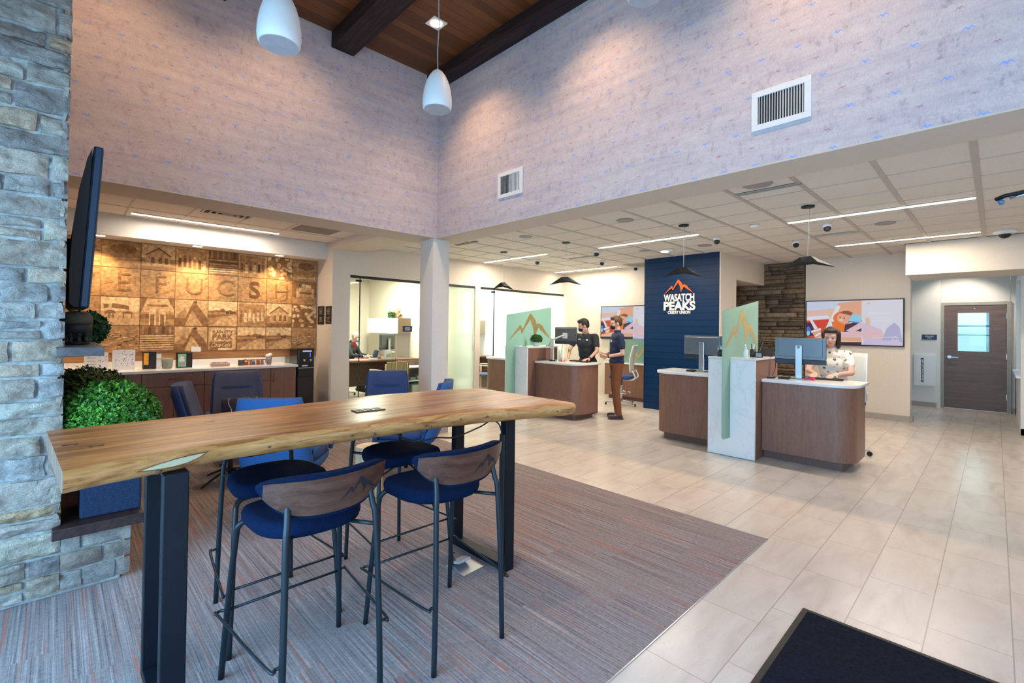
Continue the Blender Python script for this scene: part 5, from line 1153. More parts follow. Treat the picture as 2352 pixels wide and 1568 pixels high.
# back cabinet and glass behind the men
bc=thing('back_cabinet','low brown cabinet with white top behind the standing man','cabinet',(9.1,5.5,0)); MB().box(8.95,4.87,.08,9.31,6.18,.785).build('body',[m_lam],bc); MB().box(9.0,4.88,0,9.31,6.1,.08).build('toe_kick',[m_lamd],bc); MB().box(8.92,4.865,.786,9.315,6.2,.815,bev=.003).build('top',[m_quartz],bc)
gp=thing('glass_partition','low frosted glass screen with gold mountain on the back cabinet','partition',(9.12,5.5,.815)); MB().prism([(4.9,.817),(6.17,.817),(6.17,1.31),(4.9,1.36)],(9.11,0,0),(0,1,0),(0,0,1),(1,0,0),.01).build('glass_panel',[m_frost],gp)
b=MB(); logo_strokes(b,(9.1095,5.25,.84),(0,-1,0),(0,0,1),(-1,0,0),.42,.34,.0008,1.2); b.build('gold_mountain',[M('etched_gold',(.42,.30,.12),.45,.05)],gp)

# ================================================================ wall sign
sg=thing('wall_sign','raised credit union sign with orange mountain and white lettering on the navy wall','sign',(8.36,4.13,2.15))
m_or=M('orange_acrylic',(.85,.12,.015),.35,.03); m_lw=M('white_acrylic',(.82,.80,.76),.35,.02)
b=MB(); logo_strokes(b,(8.352,4.13,2.235),(0,-1,0),(0,0,1),(-1,0,0),.275,.245,.014,1.0); b.build('mountain_emblem',[m_or],sg)
MB().box(8.353,3.9,2.25,8.3699,4.36,2.26).build('standoff_rail',[m_navyp],sg)
for tx,z,s,bo,ft in (('WASATCH',2.092,.185,.006,.60),('PEAKS',1.925,.215,.009,.62),('CREDIT UNION',1.850,.078,.0022,.44)):
    b=MB(); add_text(b,tx,s,(8.360,4.13,z),(0,-1,0),(0,0,1),(-1,0,0),.009,bo,fit=ft); b.build('lettering',[m_lw],sg)
# ================================================================ television pictures
def tvmats():
    P=dict(peach=(.95,.62,.45),sky=(.72,.80,1.0),orange=(1,.22,.02),red=(.75,.07,.02),brown=(.35,.08,.03),skin=(.95,.48,.30),white=(.95,.93,1.0),lilac=(.75,.66,.92),blue=(.10,.22,.75),cyan=(.35,.75,1),dark=(.06,.02,.06),pink=(.92,.62,.66),lav=(.55,.52,.80),pale=(.85,.84,.96))
    return {k:ME('tv_'+k,v,.62) for k,v in P.items()}
TVM=tvmats(); TVK=list(TVM)
def tv_picture(mb,o,U,V,N,w,h):
    o=Vector(o);N=Vector(N); L=[0]
    def P(poly,c):
        L[0]+=1; mb.mat(TVK.index(c)).flat([(min(max(u,0),1)*w,min(max(v,0),1)*h) for u,v in poly],o+N*(.0002*L[0]),U,V)
    P([(0,0),(1,0),(1,1),(0,1)],'peach'); P([(0,.78),(.6,.86),(.6,1),(0,1)],'sky'); P([(.42,.55),(.6,.5),(.6,1),(.35,.95),(.30,.7)],'skin')
    P([(0,.55),(.25,.58),(.22,.75),(.0,.70)],'pink'); P([(0,.56),(.27,.60),(.24,.67),(0,.64)],'white'); P([(0,.10),(.26,.2),(.25,.58),(0,.54)],'red'); P([(0,.16),(.10,.2),(.06,.5),(0,.5)],'dark')
    P([(.03,.58),(.06,.58),(.13,.36),(.09,.34)],'white'); P([(.20,.30),(.34,.90),(.38,.88),(.27,.34)],'white')
    P(el(.40,.60,.10,.16),'orange'); P(el(.415,.60,.075,.13),'skin'); P(el(.44,.67,.075,.10,14,-.2,PI*.9),'brown'); P(el(.375,.62,.008,.02),'brown'); P(el(.42,.60,.008,.02),'brown'); P(el(.385,.56,.022,.014),'white')
    P([(.28,.52),(.36,.52),(.43,.45),(.41,.20),(.33,.20)],'orange'); P(el(.375,.32,.07,.14),'orange'); P([(.43,.45),(.60,.55),(.6,.30),(.45,.25),(.41,.20)],'dark')
    P([(.47,.54),(.50,.70),(.60,.66),(.59,.50)],'cyan'); P([(.47,.54),(.59,.50),(.59,.47),(.46,.52)],'blue'); P([(.44,.32),(.60,.52),(.62,.40),(.50,.26)],'pink')
    for k in range(4): P([(.05+.02*k,.30-.05*k),(.16,.37-.05*k),(.17,.33-.05*k),(.06+.02*k,.25-.05*k)],'skin' if k%2 else 'white')
    P(el(.02,.30,.03,.11),'blue'); P(el(.02,.24,.02,.06),'cyan')
    P([(.30,.26),(.57,.31),(.62,.22),(.60,.08),(.32,.13)],'pink'); P([(.31,.16),(.60,.16),(.60,.07),(.33,.10)],'skin'); P(el(.335,.20,.022,.08),'blue'); P([(0,0),(.62,0),(.60,.06),(0,.04)],'dark')
    P([(.60,0),(1,0),(1,1),(.60,1)],'pale'); P([(.62,.1),(.60,.50),(.68,.45),(.80,.34),(.82,.1)],'lilac'); P(el(.71,.22,.11,.15),'pink'); P([(.64,.45),(.64,.62),(.68,.60),(.69,.40)],'peach')
    P([(.80,.10),(.85,.38),(.92,.50),(.97,.40),(1,.05)],'lav'); P([(.62,0),(1,0),(1,.08),(.62,.14)],'lilac'); P(el(.67,.93,.014,.03),'peach')
    mb.mat(TVK.index('white')); f=lambda tx,u,v,s,ft: add_text(mb,tx,s*h,o+Vector(U)*(u*w)+Vector(V)*(v*h)+N*(.0002*(L[0]+2)),U,V,N,.0001,.0008,fit=ft*w)
    f('REFINANCE',.79,.685,.075,.24); f('your auto loan with us',.79,.60,.045,.22); f('and keep more of it',.78,.53,.045,.18)
    L[0]+=4; P([(.70,.165),(.93,.18),(.93,.19),(.70,.175)],'white')
    mb.mat(TVK.index('white')); logo_strokes(mb,o+Vector(U)*(.93*w)+Vector(V)*(.155*h)+N*.011,U,V,N,.035*w,.05*h,.0004,1.0); f('PEAKS',.93,.09,.06,.07)
def wall_tv(label,x,y0,y1,z0,z1):
    t=thing('wall_television',label,'television',(x,(y0+y1)/2,z0)); MB().box(x-.055,y0,z0,x-.001,y1,z1,bev=.004).build('housing',[m_blackm],t)
    b=MB(); tv_picture(b,(x-.0555,y1-.016,z0+.02),(0,-1,0),(0,0,1),(-1,0,0),y1-y0-.032,z1-z0-.038); b.build('screen',[TVM[k] for k in TVK],t)
wall_tv('wall television behind the seated woman showing a child in orange',10.63,1.107,2.602,1.300,2.150)
wall_tv('wall television left of the navy wall, partly hidden by it and the standing man',9.32,5.06,6.53,1.322,2.085)

# ================================================================ hall fittings
hs=thing('door_sign','small navy room sign on the hall wall left of the brown door','sign',(13.195,.97,1.41)); MB().box(13.185,.853,1.413,13.199,1.087,1.518,bev=.002).build('plate',[M('navy_plate',(.010,.03,.11),.4)],hs)
b=MB(); add_text(b,'EMPLOYEES',.026,(13.1845,.97,1.475),(0,-1,0),(0,0,1),(-1,0,0),.0004,.0006); add_text(b,'ONLY',.026,(13.1845,.97,1.440),(0,-1,0),(0,0,1),(-1,0,0),.0004,.0006); b.build('lettering',[m_lw],hs)
ex=thing('extinguisher_cabinet','white fire extinguisher cabinet on the hall wall under the navy sign','fire extinguisher cabinet',(13.19,1.04,.43)); MB().box(13.15,.866,.432,13.199,1.213,1.112,bev=.006).build('cabinet',[m_white],ex); MB().box(13.144,.895,.46,13.151,1.185,1.085,bev=.003).build('door',[m_white],ex)
b=MB(); b.mat(0).box(13.1415,1.055,.52,13.144,1.098,1.02); b.mat(1); add_text(b,'FIRE EXTINGUISHER',.036,(13.1412,1.086,.77),(0,0,-1),(0,-1,0),(-1,0,0),.0003,.001,fit=.46); b.build('label_strip',[M('label_black',(.02,.02,.025),.5),m_lw],ex)
# ================================================================ glass office fronts
def glazing(name,x0,x1,joints,films,door=None):
    t=thing(name,None,None,(x0,7.72,0)); t['kind']='structure'
    MB().box(x0,7.70,2.375,x1,7.75,2.42).build('header_channel',[m_blackm],t)
    xs=[x0]+joints+[x1]
    for i,(a,c) in enumerate(zip(xs,xs[1:])):
        MB().box(a+.004,7.715,.01,c-.004,7.727,2.375).build('glass_pane',[m_film if i in films else m_glass],t)
    if door:
        a=door; b=MB(); b.box(a-.075,7.705,2.315,a+.02,7.74,2.350); b.build('hinge_patch',[m_black],t); MB().box(a-.006,7.708,.01,a+.002,7.734,2.375).build('edge_seal',[m_black],t)
glazing('window_2',3.605,6.37,[3.79,4.53,5.30],[3],3.79); glazing('window_3',6.525,9.30,[6.93,7.52,8.36],[2,3],6.93)
for x,w in ((6.335,2),(9.27,3)):
    t=thing('door_pull',['white vertical door pull on the frosted pane left of the white post','white vertical door pull at the right end of the glass offices'][w-2],'door handle',(x,7.70,1.0),group='glass door pulls'); MB().tube([(x,7.712,1.06),(x,7.69,1.06),(x,7.69,1.36),(x,7.712,1.36)],.010,8).build('bar',[m_white],t)
so=thing('office_sign','small navy office name sign on the glass in front of the seated man','sign',(4.74,7.705,1.45)); MB().box(4.64,7.700,1.448,4.84,7.714,1.556,bev=.002).build('plate',[M('navy_plate',(.010,.03,.11),.4)],so)
b=MB(); [b.box(4.69-.01*(k==1),7.6985,1.478+k*.022,4.79+.01*(k==1),7.7,1.486+k*.022) for k in range(3)]; b.build('lettering',[m_lw],so)
def wall_cab(label,x0,x1,y0,y1,z0,z1):
    t=thing('overhead_cabinet',label,'cabinet',((x0+x1)/2,y0,z0)); MB().box(x0+.02,y0,z0,x1-.001,y1,z1).build('carcass',[mat_wood('taupe_laminate',(.22,.14,.085),(.28,.18,.11),(.34,.22,.14),'y',.5,2)],t)
    for a,c in ((y0,(y0+y1)/2-.002),((y0+y1)/2+.002,y1)): MB().box(x0,a,z0,x0+.019,c,z1).build('door',[m_white],t)
wall_cab('white-fronted overhead cabinet above the seated man in the office',5.55,5.90,9.45,10.9,1.385,1.74); wall_cab('white-fronted overhead cabinet in the second glass office',7.87,8.19,9.45,10.9,1.385,1.74)
b=MB(); b.box(8.19,7.82,0,8.30,11.5,2.75); struct('wall_office_divider',b,[m_wallw])
vz=thing('vase','tan rounded vase standing on the office overhead cabinet','vase',(5.72,9.95,1.74)); b=MB(); b.lathe([(.05,0),(.11,.06),(.145,.15),(.12,.24),(.06,.29),(.045,.30)],(5.72,9.95,1.74),28); b.build('body',[M('tan_clay',(.50,.34,.21),.6,.15)],vz)
v2=thing('vase','small knotted tan ornament beside the vase on the office cabinet','ornament',(5.72,9.62,1.74)); b=MB(); b.tube([(5.72+.04*math.cos(a),9.62+.04*math.sin(a*2),1.80+.05*math.sin(a)) for a in [2*PI*k/24 for k in range(25)]],.022,8); b.build('body',[M('tan_clay2',(.42,.28,.17),.7,.15)],v2)
q=leaf_ball('potted_plant','small green plant before the vase on the office cabinet','plant',(5.63,9.86,1.82),.075,300,.03,[GC[1],GC[3]],(5.63,9.86,1.74),seed=21,lower=-.9); MB().cyl((5.63,9.86,1.742),(5.63,9.86,1.79),.04,.05,20).build('pot',[m_white],q)
q=leaf_ball('potted_plant','green plant on the overhead cabinet of the second office','plant',(7.98,10.3,1.85),.09,300,.03,[GC[1],GC[3]],(7.98,10.3,1.74),seed=22,lower=-.9); MB().cyl((7.98,10.3,1.742),(7.98,10.3,1.80),.04,.055,20).build('pot',[m_white],q)
def office_desk(label,x0,y0,x1,y1,z):
    t=thing('office_desk',label,'desk',((x0+x1)/2,(y0+y1)/2,0)); MB().box(x0,y0,z-.035,x1,y1,z,bev=.003).build('top',[m_lam],t); MB().box(x0+.03,y0+.06,.0,x0+.07,y1-.04,z-.035).build('side_panel',[m_wood_l],t); MB().box(x1-.07,y0+.06,.0,x1-.03,y1-.04,z-.035).build('side_panel',[m_lam],t); MB().box(x0+.07,y1-.2,.25,x1-.07,y1-.17,z-.035).build('modesty_panel',[m_lamd],t); return t
office_desk('brown desk of the man seated in the glass office',4.20,9.05,5.35,9.75,.835); office_desk('side desk under the overhead cabinet of the office',5.36,9.05,5.89,10.9,.835); office_desk('desk in the second glass office',6.75,9.0,8.1,9.7,.835)
for i,z in enumerate((.30,.55)):
    pass
bk=thing('bookcase','low open bookcase with white shelves at the right of the office desk','bookcase',(5.6,8.7,0)); b=MB(); b.box(5.25,8.5,0,5.28,8.95,.82); b.box(5.86,8.5,0,5.89,8.95,.82); b.box(5.25,8.93,0,5.89,8.95,.82); b.build('carcass',[m_lam],bk)
for z in (.10,.40,.68): MB().box(5.28,8.5,z,5.86,8.93,z+.02).build('shelf',[m_white],bk)
bx('storage_box','pale storage bin inside the office bookcase','box',(5.55,8.68,.121),[('bin',lambda b:b.box(-.16,-.14,0,.16,.14,.20,bev=.02),M('pale_bin',(.5,.48,.40),.7))]); bx('cable_bundle','grey gadgets on the middle shelf of the office bookcase','gadgets',(5.55,8.68,.421),[('items',lambda b:(b.box(-.18,-.1,0,-.05,.1,.05,bev=.01),b.box(-.02,-.1,0,.16,.08,.08,bev=.02)),M('gadget_grey',(.3,.32,.33),.5))])
monitor('large dark monitor in the glass office right of the seated man',5.22,9.30,.835,R(120),.60,.34,dark=True); monitor('dark monitor in the second glass office',7.55,9.3,.835,R(145),.5,.30,dark=True)
bx('laptop','open laptop before the man seated in the office','laptop',(4.98,9.42,.836),[('base',lambda b:b.box(-.14,-.11,0,.14,.11,.014,bev=.003),m_alu),('lid',lambda b:b.box(-.14,.10,.014,.14,.108,.20,rot=Matrix.Rotation(R(-14),4,'X')),m_alu)],R(-128))
bx('paper_stack','white papers on the office desk before the seated man','papers',(4.55,9.30,.836),[('sheets',lambda b:(b.box(-.16,-.1,0,.02,.12,.008),b.box(.04,-.1,0,.20,.1,.006)),m_white)])
bx('brochure_rack','white brochure rack on the office desk by the monitor','rack',(5.20,9.12,.836),[('rack',lambda b:(b.box(-.12,-.02,0,.0,.05,.20),b.box(.01,-.01,0,.11,.05,.17)),m_white),('brochures',lambda b:(b.box(-.11,-.026,.05,-.01,-.02,.12),b.box(.02,-.016,.04,.10,-.01,.14)),M('brochure_tan',(.55,.42,.25),.6,.3))])
bx('desk_phone','black phone on the office desk in front of the seated man','telephone',(5.12,9.62,.836),[('body',lambda b:(b.box(-.08,-.08,0,.08,.08,.03,bev=.01),b.box(-.03,-.07,.02,.05,.07,.17,rot=Matrix.Rotation(R(20),4,'Y'),bev=.01)),M('phone_navy',(.015,.02,.05),.5))])
def guest(label,x,y,rz):
    t=thing('guest_chair',label,'chair',(x,y,0),rz); m_=m_wood_l; cane=mat_wood('woven_cane',(.30,.17,.07),(.40,.24,.11),(.50,.32,.16),'z',.6,4)
    MB().box(-.24,-.24,.41,.24,.25,.46,bev=.015).build('seat',[m_lgrey],t,local=True); MB().box(-.245,-.27,.46,.245,-.24,.84,bev=.01).build('back_panel',[cane],t,local=True)
    for s in (-1,1):
        for yy in (-.25,.24): MB().cyl((s*.26,yy,0),(s*.26,yy,.66 if yy>0 else .80),.017,.02,12).build('leg',[m_],t,local=True)
        MB().box(s*.26-.022,-.26,.65,s*.26+.022,.26,.675,bev=.006).build('armrest',[M('pale_ash',(.62,.52,.40),.5)],t,local=True)
guest('woven-back wooden guest chair in front of the office desk',4.88,8.62,R(8)); guest('woven-back wooden guest chair in the second glass office',7.35,8.5,R(20))
drafting('white mesh office chair of the man seated in the glass office',4.55,10.15,R(-48),.50)
for i,(x,y) in enumerate(((4.9,9.5),(7.3,9.3),(8.85,9.3))):
    t=thing('ceiling_panel_light',['square ceiling panel light of the first glass office','square ceiling panel light of the second glass office','square ceiling panel light of the third glass office'][i],'ceiling light',(x,y,2.75),group='office ceiling panel lights'); MB().box(x-.3,y-.3,2.742,x+.3,y+.3,2.7485).build('frame',[m_white],t); MB().box(x-.27,y-.27,2.738,x+.27,y+.27,2.742).build('diffuser',[m_offl],t)
    area('lamp_office',(x,y,2.72),(0,0,0),.5,.5,(150,170,120)[i],(1,.90,.74) if i==0 else (.93,.97,1))
# ================================================================ entrance mat and rod at the right edge
mt=thing('door_mat','black ribbed entrance mat on the tile floor at the bottom right','door mat',(2.1,.05,0)); MB().box(1.0,-.75,.0005,3.01,.745,.007,bev=.002).build('rubber_border',[m_blackm],mt)
MB().box(1.03,-.72,.0072,2.975,.715,.013).build('ribbed_pile',[M('ribbed_black',(.010,.013,.022),.95,.6,260,1.0,stretch=(1,.25,1),spec=.1)],mt)
rd=thing('hanging_rod','black jointed arm with a small glass lens entering at the right edge','camera arm',(3.2,-.5,2.2))
b=MB(); b.tube([(3.22,.0,2.185),(3.205,-.03,2.195),(3.21,-.2,2.215),(3.23,-.6,2.25)],.010,10); b.build('upper_tube',[m_black],rd); b=MB(); b.tube([(3.215,-.045,2.180),(3.21,-.09,2.19),(3.215,-.2,2.20),(3.23,-.6,2.235)],.006,8); b.build('lower_rod',[m_alu],rd)
MB().tube([(3.23,-.6,2.25),(3.30,-.62,2.26),(4.0,-.62,2.30),(4.08,-.62,2.36),(4.08,-.62,2.82)],.010,8).build('drop_rod',[m_black],rd); b=MB(); b.ell((3.212,-.018,2.168),.013,3); b.build('glass_lens',[M('blue_lens',(.10,.22,.40),.05,.02,trans=.4)],rd)
# ================================================================ people
m_skin=M('skin',(.62,.34,.24),.55,.06,20); m_skin2=M('skin_pink',(.66,.36,.27),.55,.05,20); m_eye=M('eye_dark',(.03,.02,.015),.3); m_lip=M('lip',(.45,.14,.12),.5)
def hand(mb,w,d,n,side,curl=.5,s=1.0,spread=1.0):
    """w wrist, d direction of the fingers, n palm normal, side +1/-1 thumb side; five separate fingers"""
    d=Vector(d).normalized(); n=Vector(n); n=(n-d*n.dot(d)).normalized(); c=d.cross(n)*side
    w=Vector(w); 
    for k in (-1,0,1): cap(mb,w+d*.012*s+c*k*.014*s,w+d*.082*s+c*k*.024*s,.0145*s,.0125*s,10)
    for i,L in enumerate((.070,.078,.073,.058)):
        q=(1.5-i)*.0195*s*spread; p0=w+d*.085*s+c*q; a=R(12+curl*38); p1=p0+(d*math.cos(a*.5)+n*math.sin(a*.5)+c*(1.5-i)*.05)*L*.5*s; p2=p1+(d*math.cos(a*1.3)+n*math.sin(a*1.3))*L*.32*s; p3=p2+(d*math.cos(a*2)+n*math.sin(a*2))*L*.26*s
        cap(mb,p0,p1,.0092*s,.0085*s,8); cap(mb,p1,p2,.0085*s,.0078*s,8); cap(mb,p2,p3,.0078*s,.007*s,8)
    t0=w+d*.028*s+c*.026*s; t1=t0+(d*.55+c*.65+n*.25).normalized()*.036*s; t2=t1+(d*.85+c*.15+n*.25).normalized()*.032*s
    cap(mb,t0,t1,.0125*s,.0105*s,8); cap(mb,t1,t2,.0105*s,.0085*s,8)
def person(name,label,loc,rz,J,opt):
    """J: joint positions in local metres (facing +x); opt: clothing"""
    t=thing('person',label,'person',loc,rz); V=Vector; j={k:V(v) for k,v in J.items()}; sk=opt.get('skin',m_skin)
    H=Matrix.Translation(j['head'])@Matrix.Rotation(R(opt.get('hyaw',0)),4,'Z')@Matrix.Rotation(R(opt.get('hpitch',0)),4,'Y')
    hp=lambda x,y,z: H@V((x,y,z)); hr=H.to_3x3()
    b=MB()
    b.ell(hp(-.008,0,.025),(.098,.076,.098),3,hr); b.ell(hp(.022,0,-.035),(.070,.058,.080),3,hr); b.ell(hp(.045,0,-.085),(.030,.030,.024),2,hr)
    b.ell(hp(.088,0,-.022),(.020,.011,.016),2,hr); b.ell(hp(.080,0,.0),(.016,.009,.026),2,hr); b.ell(hp(.068,0,.028),(.026,.055,.016),2,hr)
    for s in (-1,1): b.ell(hp(-.005,s*.077,-.008),(.018,.009,.031),2,hr); b.ell(hp(.055,s*.038,-.028),(.030,.022,.026),2,hr)
    cap(b,j['neck'],hp(-.018,0,-.06),.056,.052)
    sc_=opt.get('girth',1.0); ch,be,pe=j['chest'],j['belly'],j['pelvis']
    tors=[(ch+V((0,0,.10)),(.095,.165,.075)),(ch,(.115*sc_,.165,.13)),((ch+be)/2,(.110*sc_,.152*sc_,.13)),(be,(.108*sc_,.148*sc_,.11)),(pe,(.112,.160,.115))]
    for p,r in tors: b.ell(p,r,3)
    for s in 'LR':
        cap(b,j['sh'+s],j['el'+s],.046,.036); cap(b,j['el'+s],j['wr'+s],.035,.023)
        cap(b,(ch+V((0,0,.11))),j['sh'+s],.055,.050)
        hand(b,j['wr'+s],j['hd'+s],j['pn'+s],(1 if s=='L' else -1)*opt.get('ts'+s,1),opt.get('curl',.5),1.02)
        cap(b,j['hip'+s],j['kn'+s],.078,.052); cap(b,j['kn'+s],j['an'+s],.050,.036); f=V(j['ft'+s]); cap(b,j['an'+s]+V((-.02,0,-.03)),f,.036,.030)
    body=remeshed(b,'body',sk,t,.0065,2)
    def cloth(nm,fn,mt,vox=.009,sm=4):
        b=MB(); fn(b); return remeshed(b,nm,mt,t,vox,sm)
    g=.016
    def shirt(b):
        for p,r in tors[:-1]: b.ell(p,tuple(x+g for x in r),3)
        b.ell(pe+V((0,0,.03)),(.128,.172,.10),3)
        for s in 'LR':
            cap(b,ch+V((0,0,.11)),j['sh'+s],.066,.064); e=j['sh'+s]+(j['el'+s]-j['sh'+s])*opt.get('sleeve',.62); cap(b,j['sh'+s],e,.064,.058 if opt.get('sleeve',.62)<.9 else .050)
            if opt.get('sleeve',.6)>=.9: cap(b,j['el'+s],j['el'+s]+(j['wr'+s]-j['el'+s])*.9,.048,.034)
        cap(b,j['neck']+V((0,0,-.02)),j['neck']+V((.0,0,.022)),.064,.060)
    cloth('shirt',shirt,opt['shirt'])
    def trou(b):
        b.ell(pe,(.124,.172,.12),3)
        for s in 'LR': cap(b,j['hip'+s],j['kn'+s],.092,.068); cap(b,j['kn'+s],j['an'+s]+V((0,0,.01)),.066,.056)
    cloth('trousers',trou,opt['trousers'])
    for s in 'LR':
        f=V(j['ft'+s]); a=j['an'+s]; b=MB(); cap(b,a+V((-.035,0,-.045)),f+V((.02,0,0)),.042,.036); cap(b,a+V((0,0,-.01)),a+V((0,0,-.05)),.043,.045); b.box(a.x-.085,a.y-.042,0.0,f.x+.055,a.y+.042,.022,bev=.008) if f.x>a.x and abs(a.z-.08)<.05 else None
        remeshed(b,'shoe',opt.get('shoes',m_blackm),t,.008,2)
    hb=MB(); st=opt.get('hair','short')
    if st!='bald':
        hb.ell(hp(-.018,0,.040),(.104,.083,.100),3,hr)
        if st=='short': hb.ell(hp(.030,0,.100),(.062,.060,.034),2,hr); hb.ell(hp(-.055,0,-.005),(.060,.070,.062),2,hr)
        if st=='bob':
            hb.ell(hp(-.022,0,.030),(.108,.094,.105),3,hr); hb.ell(hp(-.050,0,-.04),(.075,.092,.12),3,hr)
            for s in (-1,1): cap(hb,hp(.0,s*.074,.05),hp(.008,s*.070,-.11),.030,.026); cap(hb,hp(-.05,s*.055,.04),hp(-.045,s*.06,-.12),.050,.042)
            hb.ell(hp(.045,0,.095),(.055,.072,.030),2,hr)
        h=remeshed(hb,'hair',opt['hairmat'],t,.006,2)
        # keep the face clear of hair
        bm=bmesh.new(); bm.from_mesh(h.data); inv=H.inverted()
        kill=[v for v in bm.verts if (lambda q: q.x>.020 and q.z<.062 and abs(q.y)<.066)(inv@v.co)]
        bmesh.ops.delete(bm,geom=kill,context='VERTS'); bm.to_mesh(h.data); bm.free()
    else: hb.bm.free()
    for s in (-1,1):
        b=MB(); b.ell(hp(.080,s*.030,.004),(.007,.012,.006),2,hr); b.build('eye',[m_eye],t,local=True)
        if st!='bald': b=MB(); cap(b,hp(.086,s*.018,.024),hp(.078,s*.045,.024),.004,.003,8); b.build('eyebrow',[opt['hairmat']],t,local=True)
    if opt.get('mask'):
        b=MB(); b.ell(hp(.056,0,-.050),(.052,.060,.048),3,hr); remeshed(b,'face_mask',opt['mask'],t,.006,2)
        for s in (-1,1): MB().tube([hp(.05,s*.058,-.035),hp(.02,s*.076,-.012),hp(-.004,s*.084,.004)],.0022,6).build('mask_loop',[opt['mask']],t,local=True)
    else:
        b=MB(); b.ell(hp(.082,0,-.058),(.010,.022,.007),2,hr); b.build('mouth',[m_lip],t,local=True)
    return t,j,hp
m_grey=M('charcoal_polo',(.025,.027,.030),.85,.15,60,.2); m_navy=M('navy_polo',(.012,.020,.055),.85,.12,60,.2); m_chino=M('rust_chinos',(.20,.065,.020),.85,.12,40,.2); m_brsh=M('oxblood_shoes',(.045,.014,.014),.35)
m_dt=M('dark_trousers',(.02,.02,.03),.85); HB=M('dark_brown_hair',(.018,.010,.007),.6,.3,80); HL=M('brown_hair',(.07,.028,.012),.6,.3,80)
m_mask=M('black_mask',(.012,.012,.018),.8); m_maskb=M('blue_mask',(.30,.55,.75),.8)
st=dict(head=(.02,0,1.645),neck=(-.01,0,1.49),chest=(-.01,0,1.29),belly=(.0,0,1.08),pelvis=(0,0,.95),
 shL=(-.01,.185,1.425),elL=(-.04,.235,1.13),wrL=(.20,.12,1.075),shR=(-.01,-.185,1.425),elR=(-.05,-.235,1.14),wrR=(.19,-.10,1.10),
 hdL=(.75,-.45,.05),pnL=(-.1,-.9,.3),hdR=(.8,.4,.1),pnR=(-.1,.9,.3),
 hipL=(0,.09,.92),knL=(.03,.10,.50),anL=(-.01,.11,.09),ftL=(.12,.12,.04),hipR=(0,-.09,.92),knR=(.0,-.10,.50),anR=(-.05,-.10,.09),ftR=(.08,-.11,.04))
def mk(label,loc,rz,J,opt,badge=None):
    t,j,hp=person('person',label,loc,R(rz),J,opt)
    if badge:
        for (p,sx_,sz,mt_) in badge: 
            b=MB(); b.box(p[0],p[1]-sx_/2,p[2],p[0]+.006,p[1]+sx_/2,p[2]+sz,bev=.001); b.build('badge',[mt_],t,local=True)
    for s in opt.get('watch',''):
        w=j['wr'+s]; e=j['el'+s]; d=(w-e).normalized(); b=MB(); b.cyl(w-d*.035,w-d*.015,.029,.028,16); b.build('watch',[opt.get('watchmat',m_blackm)],t,local=True)
    return t
mk('person standing in navy polo, rust-brown trousers and black face mask, hands held together',(7.02,4.60,0),138,st,dict(shirt=m_navy,trousers=m_chino,shoes=m_brsh,hair='short',hairmat=HL,mask=m_mask,hyaw=6,hpitch=8,curl=.8,watch='L'),[((.118,.085,1.325),.045,.035,m_white)])
ln=dict(head=(.17,0,1.600),neck=(.08,0,1.46),chest=(.04,0,1.275),belly=(.0,0,1.08),pelvis=(-.04,0,.93),
 shL=(.06,.19,1.40),elL=(.16,.27,1.15),wrL=(.36,.20,1.015),shR=(.06,-.19,1.40),elR=(.18,-.26,1.17),wrR=(.40,-.18,1.02),
 hdL=(.9,-.2,-.06),pnL=(0,0,-1),hdR=(.9,.15,-.06),pnR=(0,0,-1),
 hipL=(-.05,.09,.92),knL=(-.05,.11,.50),anL=(-.08,.12,.09),ftL=(.05,.12,.04),hipR=(-.05,-.09,.92),knR=(-.04,-.11,.50),anR=(-.08,-.12,.09),ftR=(.05,-.12,.04))
mk('person in charcoal polo and black face mask leaning over the left teller desk, typing',(7.06,5.27,0),192,ln,dict(shirt=m_grey,trousers=m_dt,hair='short',hairmat=HB,mask=m_mask,hyaw=-52,hpitch=16,curl=.25,watch='L'),[((.158,.07,1.33),.040,.030,m_white),((.156,-.08,1.345),.055,.020,M('brass_badge',(.75,.55,.25),.4))])
def mat_floral():
    m,n,b=new_mat('floral_blouse'); setp(b,.85); g=n.nodes.new('ShaderNodeTexCoord'); v=g.outputs['Object']
    def spots(scale,thr,loc):
        q=n.nodes.new('ShaderNodeTexVoronoi'); q.inputs['Scale'].default_value=scale; n.links.new(nmap(n,v,loc=loc),q.inputs['Vector']); return nmath(n,'LESS_THAN',nmath(n,'ADD',q.outputs['Distance'],nmath(n,'MULTIPLY',nnoise(n,v,60,2),.3)),thr)
    c=nmix(n,spots(11,.36,(0,0,0)),(.80,.72,.62),(.10,.12,.07)); c=nmix(n,spots(13,.33,(.3,.1,.6)),c,(.62,.20,.10)); c=nmix(n,spots(16,.30,(.7,.4,.1)),c,(.55,.36,.30)); n.links.new(c,b.inputs['Base Color']); return m
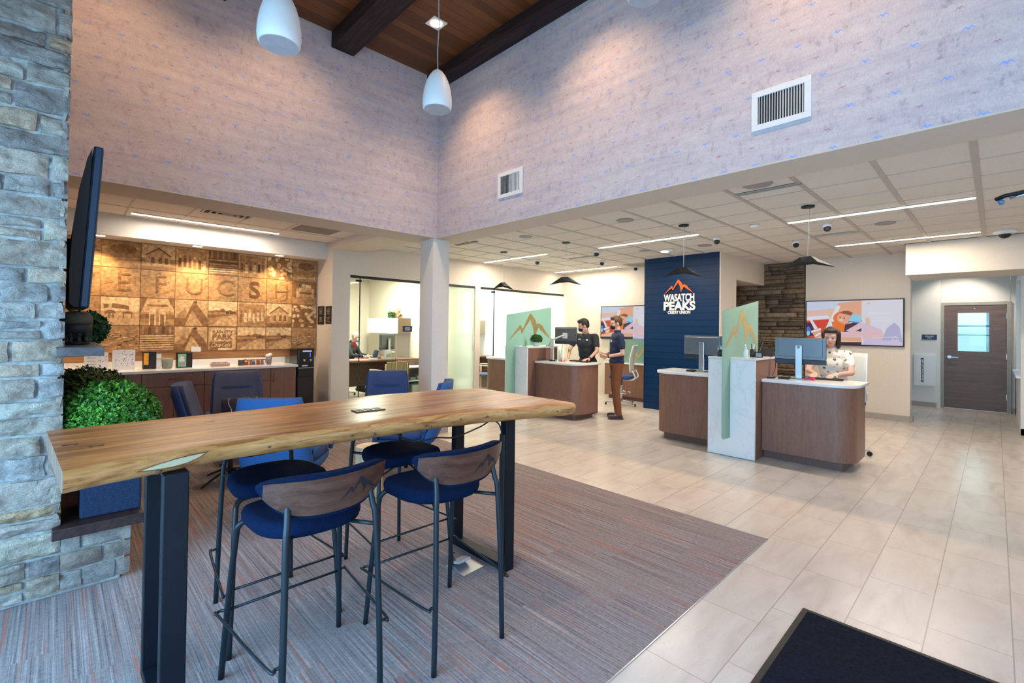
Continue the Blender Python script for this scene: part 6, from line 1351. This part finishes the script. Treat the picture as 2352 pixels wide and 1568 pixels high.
se=dict(head=(.06,0,1.475),neck=(.0,0,1.325),chest=(-.03,0,1.135),belly=(-.06,0,.93),pelvis=(-.09,0,.79),
 shL=(-.01,.165,1.255),elL=(.12,.235,1.04),wrL=(.33,.10,1.015),shR=(-.01,-.165,1.255),elR=(.12,-.235,1.04),wrR=(.33,-.10,1.015),
 hdL=(.9,-.1,-.06),pnL=(0,0,-1),hdR=(.9,.1,-.06),pnR=(0,0,-1),
 hipL=(-.08,.09,.76),knL=(.24,.12,.74),anL=(.20,.12,.36),ftL=(.30,.12,.30),hipR=(-.08,-.09,.76),knR=(.24,-.12,.74),anR=(.20,-.12,.36),ftR=(.30,-.12,.30))
mk('seated person with dark bobbed hair in a cream floral blouse, typing behind the monitor',(7.19,1.47,0),178,se,dict(skin=m_skin2,shirt=mat_floral(),trousers=M('white_trousers',(.6,.6,.62),.8),hair='bob',hairmat=HB,hyaw=8,hpitch=10,curl=.25,girth=1.0,sleeve=.55,watch='L',watchmat=m_white))
of=dict(head=(.12,0,1.30),neck=(.03,0,1.165),chest=(-.02,0,.99),belly=(-.05,0,.80),pelvis=(-.08,0,.65),
 shL=(.0,.18,1.11),elL=(.12,.24,.90),wrL=(.34,.12,.885),shR=(.0,-.18,1.11),elR=(.12,-.24,.90),wrR=(.34,-.12,.885),
 hdL=(.9,-.1,-.05),pnL=(0,0,-1),hdR=(.9,.1,-.05),pnR=(0,0,-1),
 hipL=(-.07,.09,.62),knL=(.28,.12,.60),anL=(.25,.12,.20),ftL=(.36,.12,.12),hipR=(-.07,-.09,.62),knR=(.28,-.12,.60),anR=(.25,-.12,.20),ftR=(.36,-.12,.12))
pt=mk('seated bald person in black jacket and light blue mask inside the glass office',(4.72,10.02,0),-48,of,dict(skin=m_skin2,shirt=M('black_jacket',(.012,.018,.018),.85),trousers=m_dt,hair='bald',mask=m_maskb,hpitch=14,curl=.3,sleeve=1.0))
b=MB(); b.T=None; cap(b,(.035,0,1.13),(.050,0,1.175),.066,.060); cap(b,(.088,0,1.02),(.072,0,1.12),.030,.042); remeshed(b,'shirt_collar',M('red_shirt',(.55,.02,.04),.8),pt,.007,2)
# tidy: drop any unused builders
for o in list(bpy.data.objects):
    if o.type=='MESH' and o.name.startswith('tmp'): bpy.data.objects.remove(o)
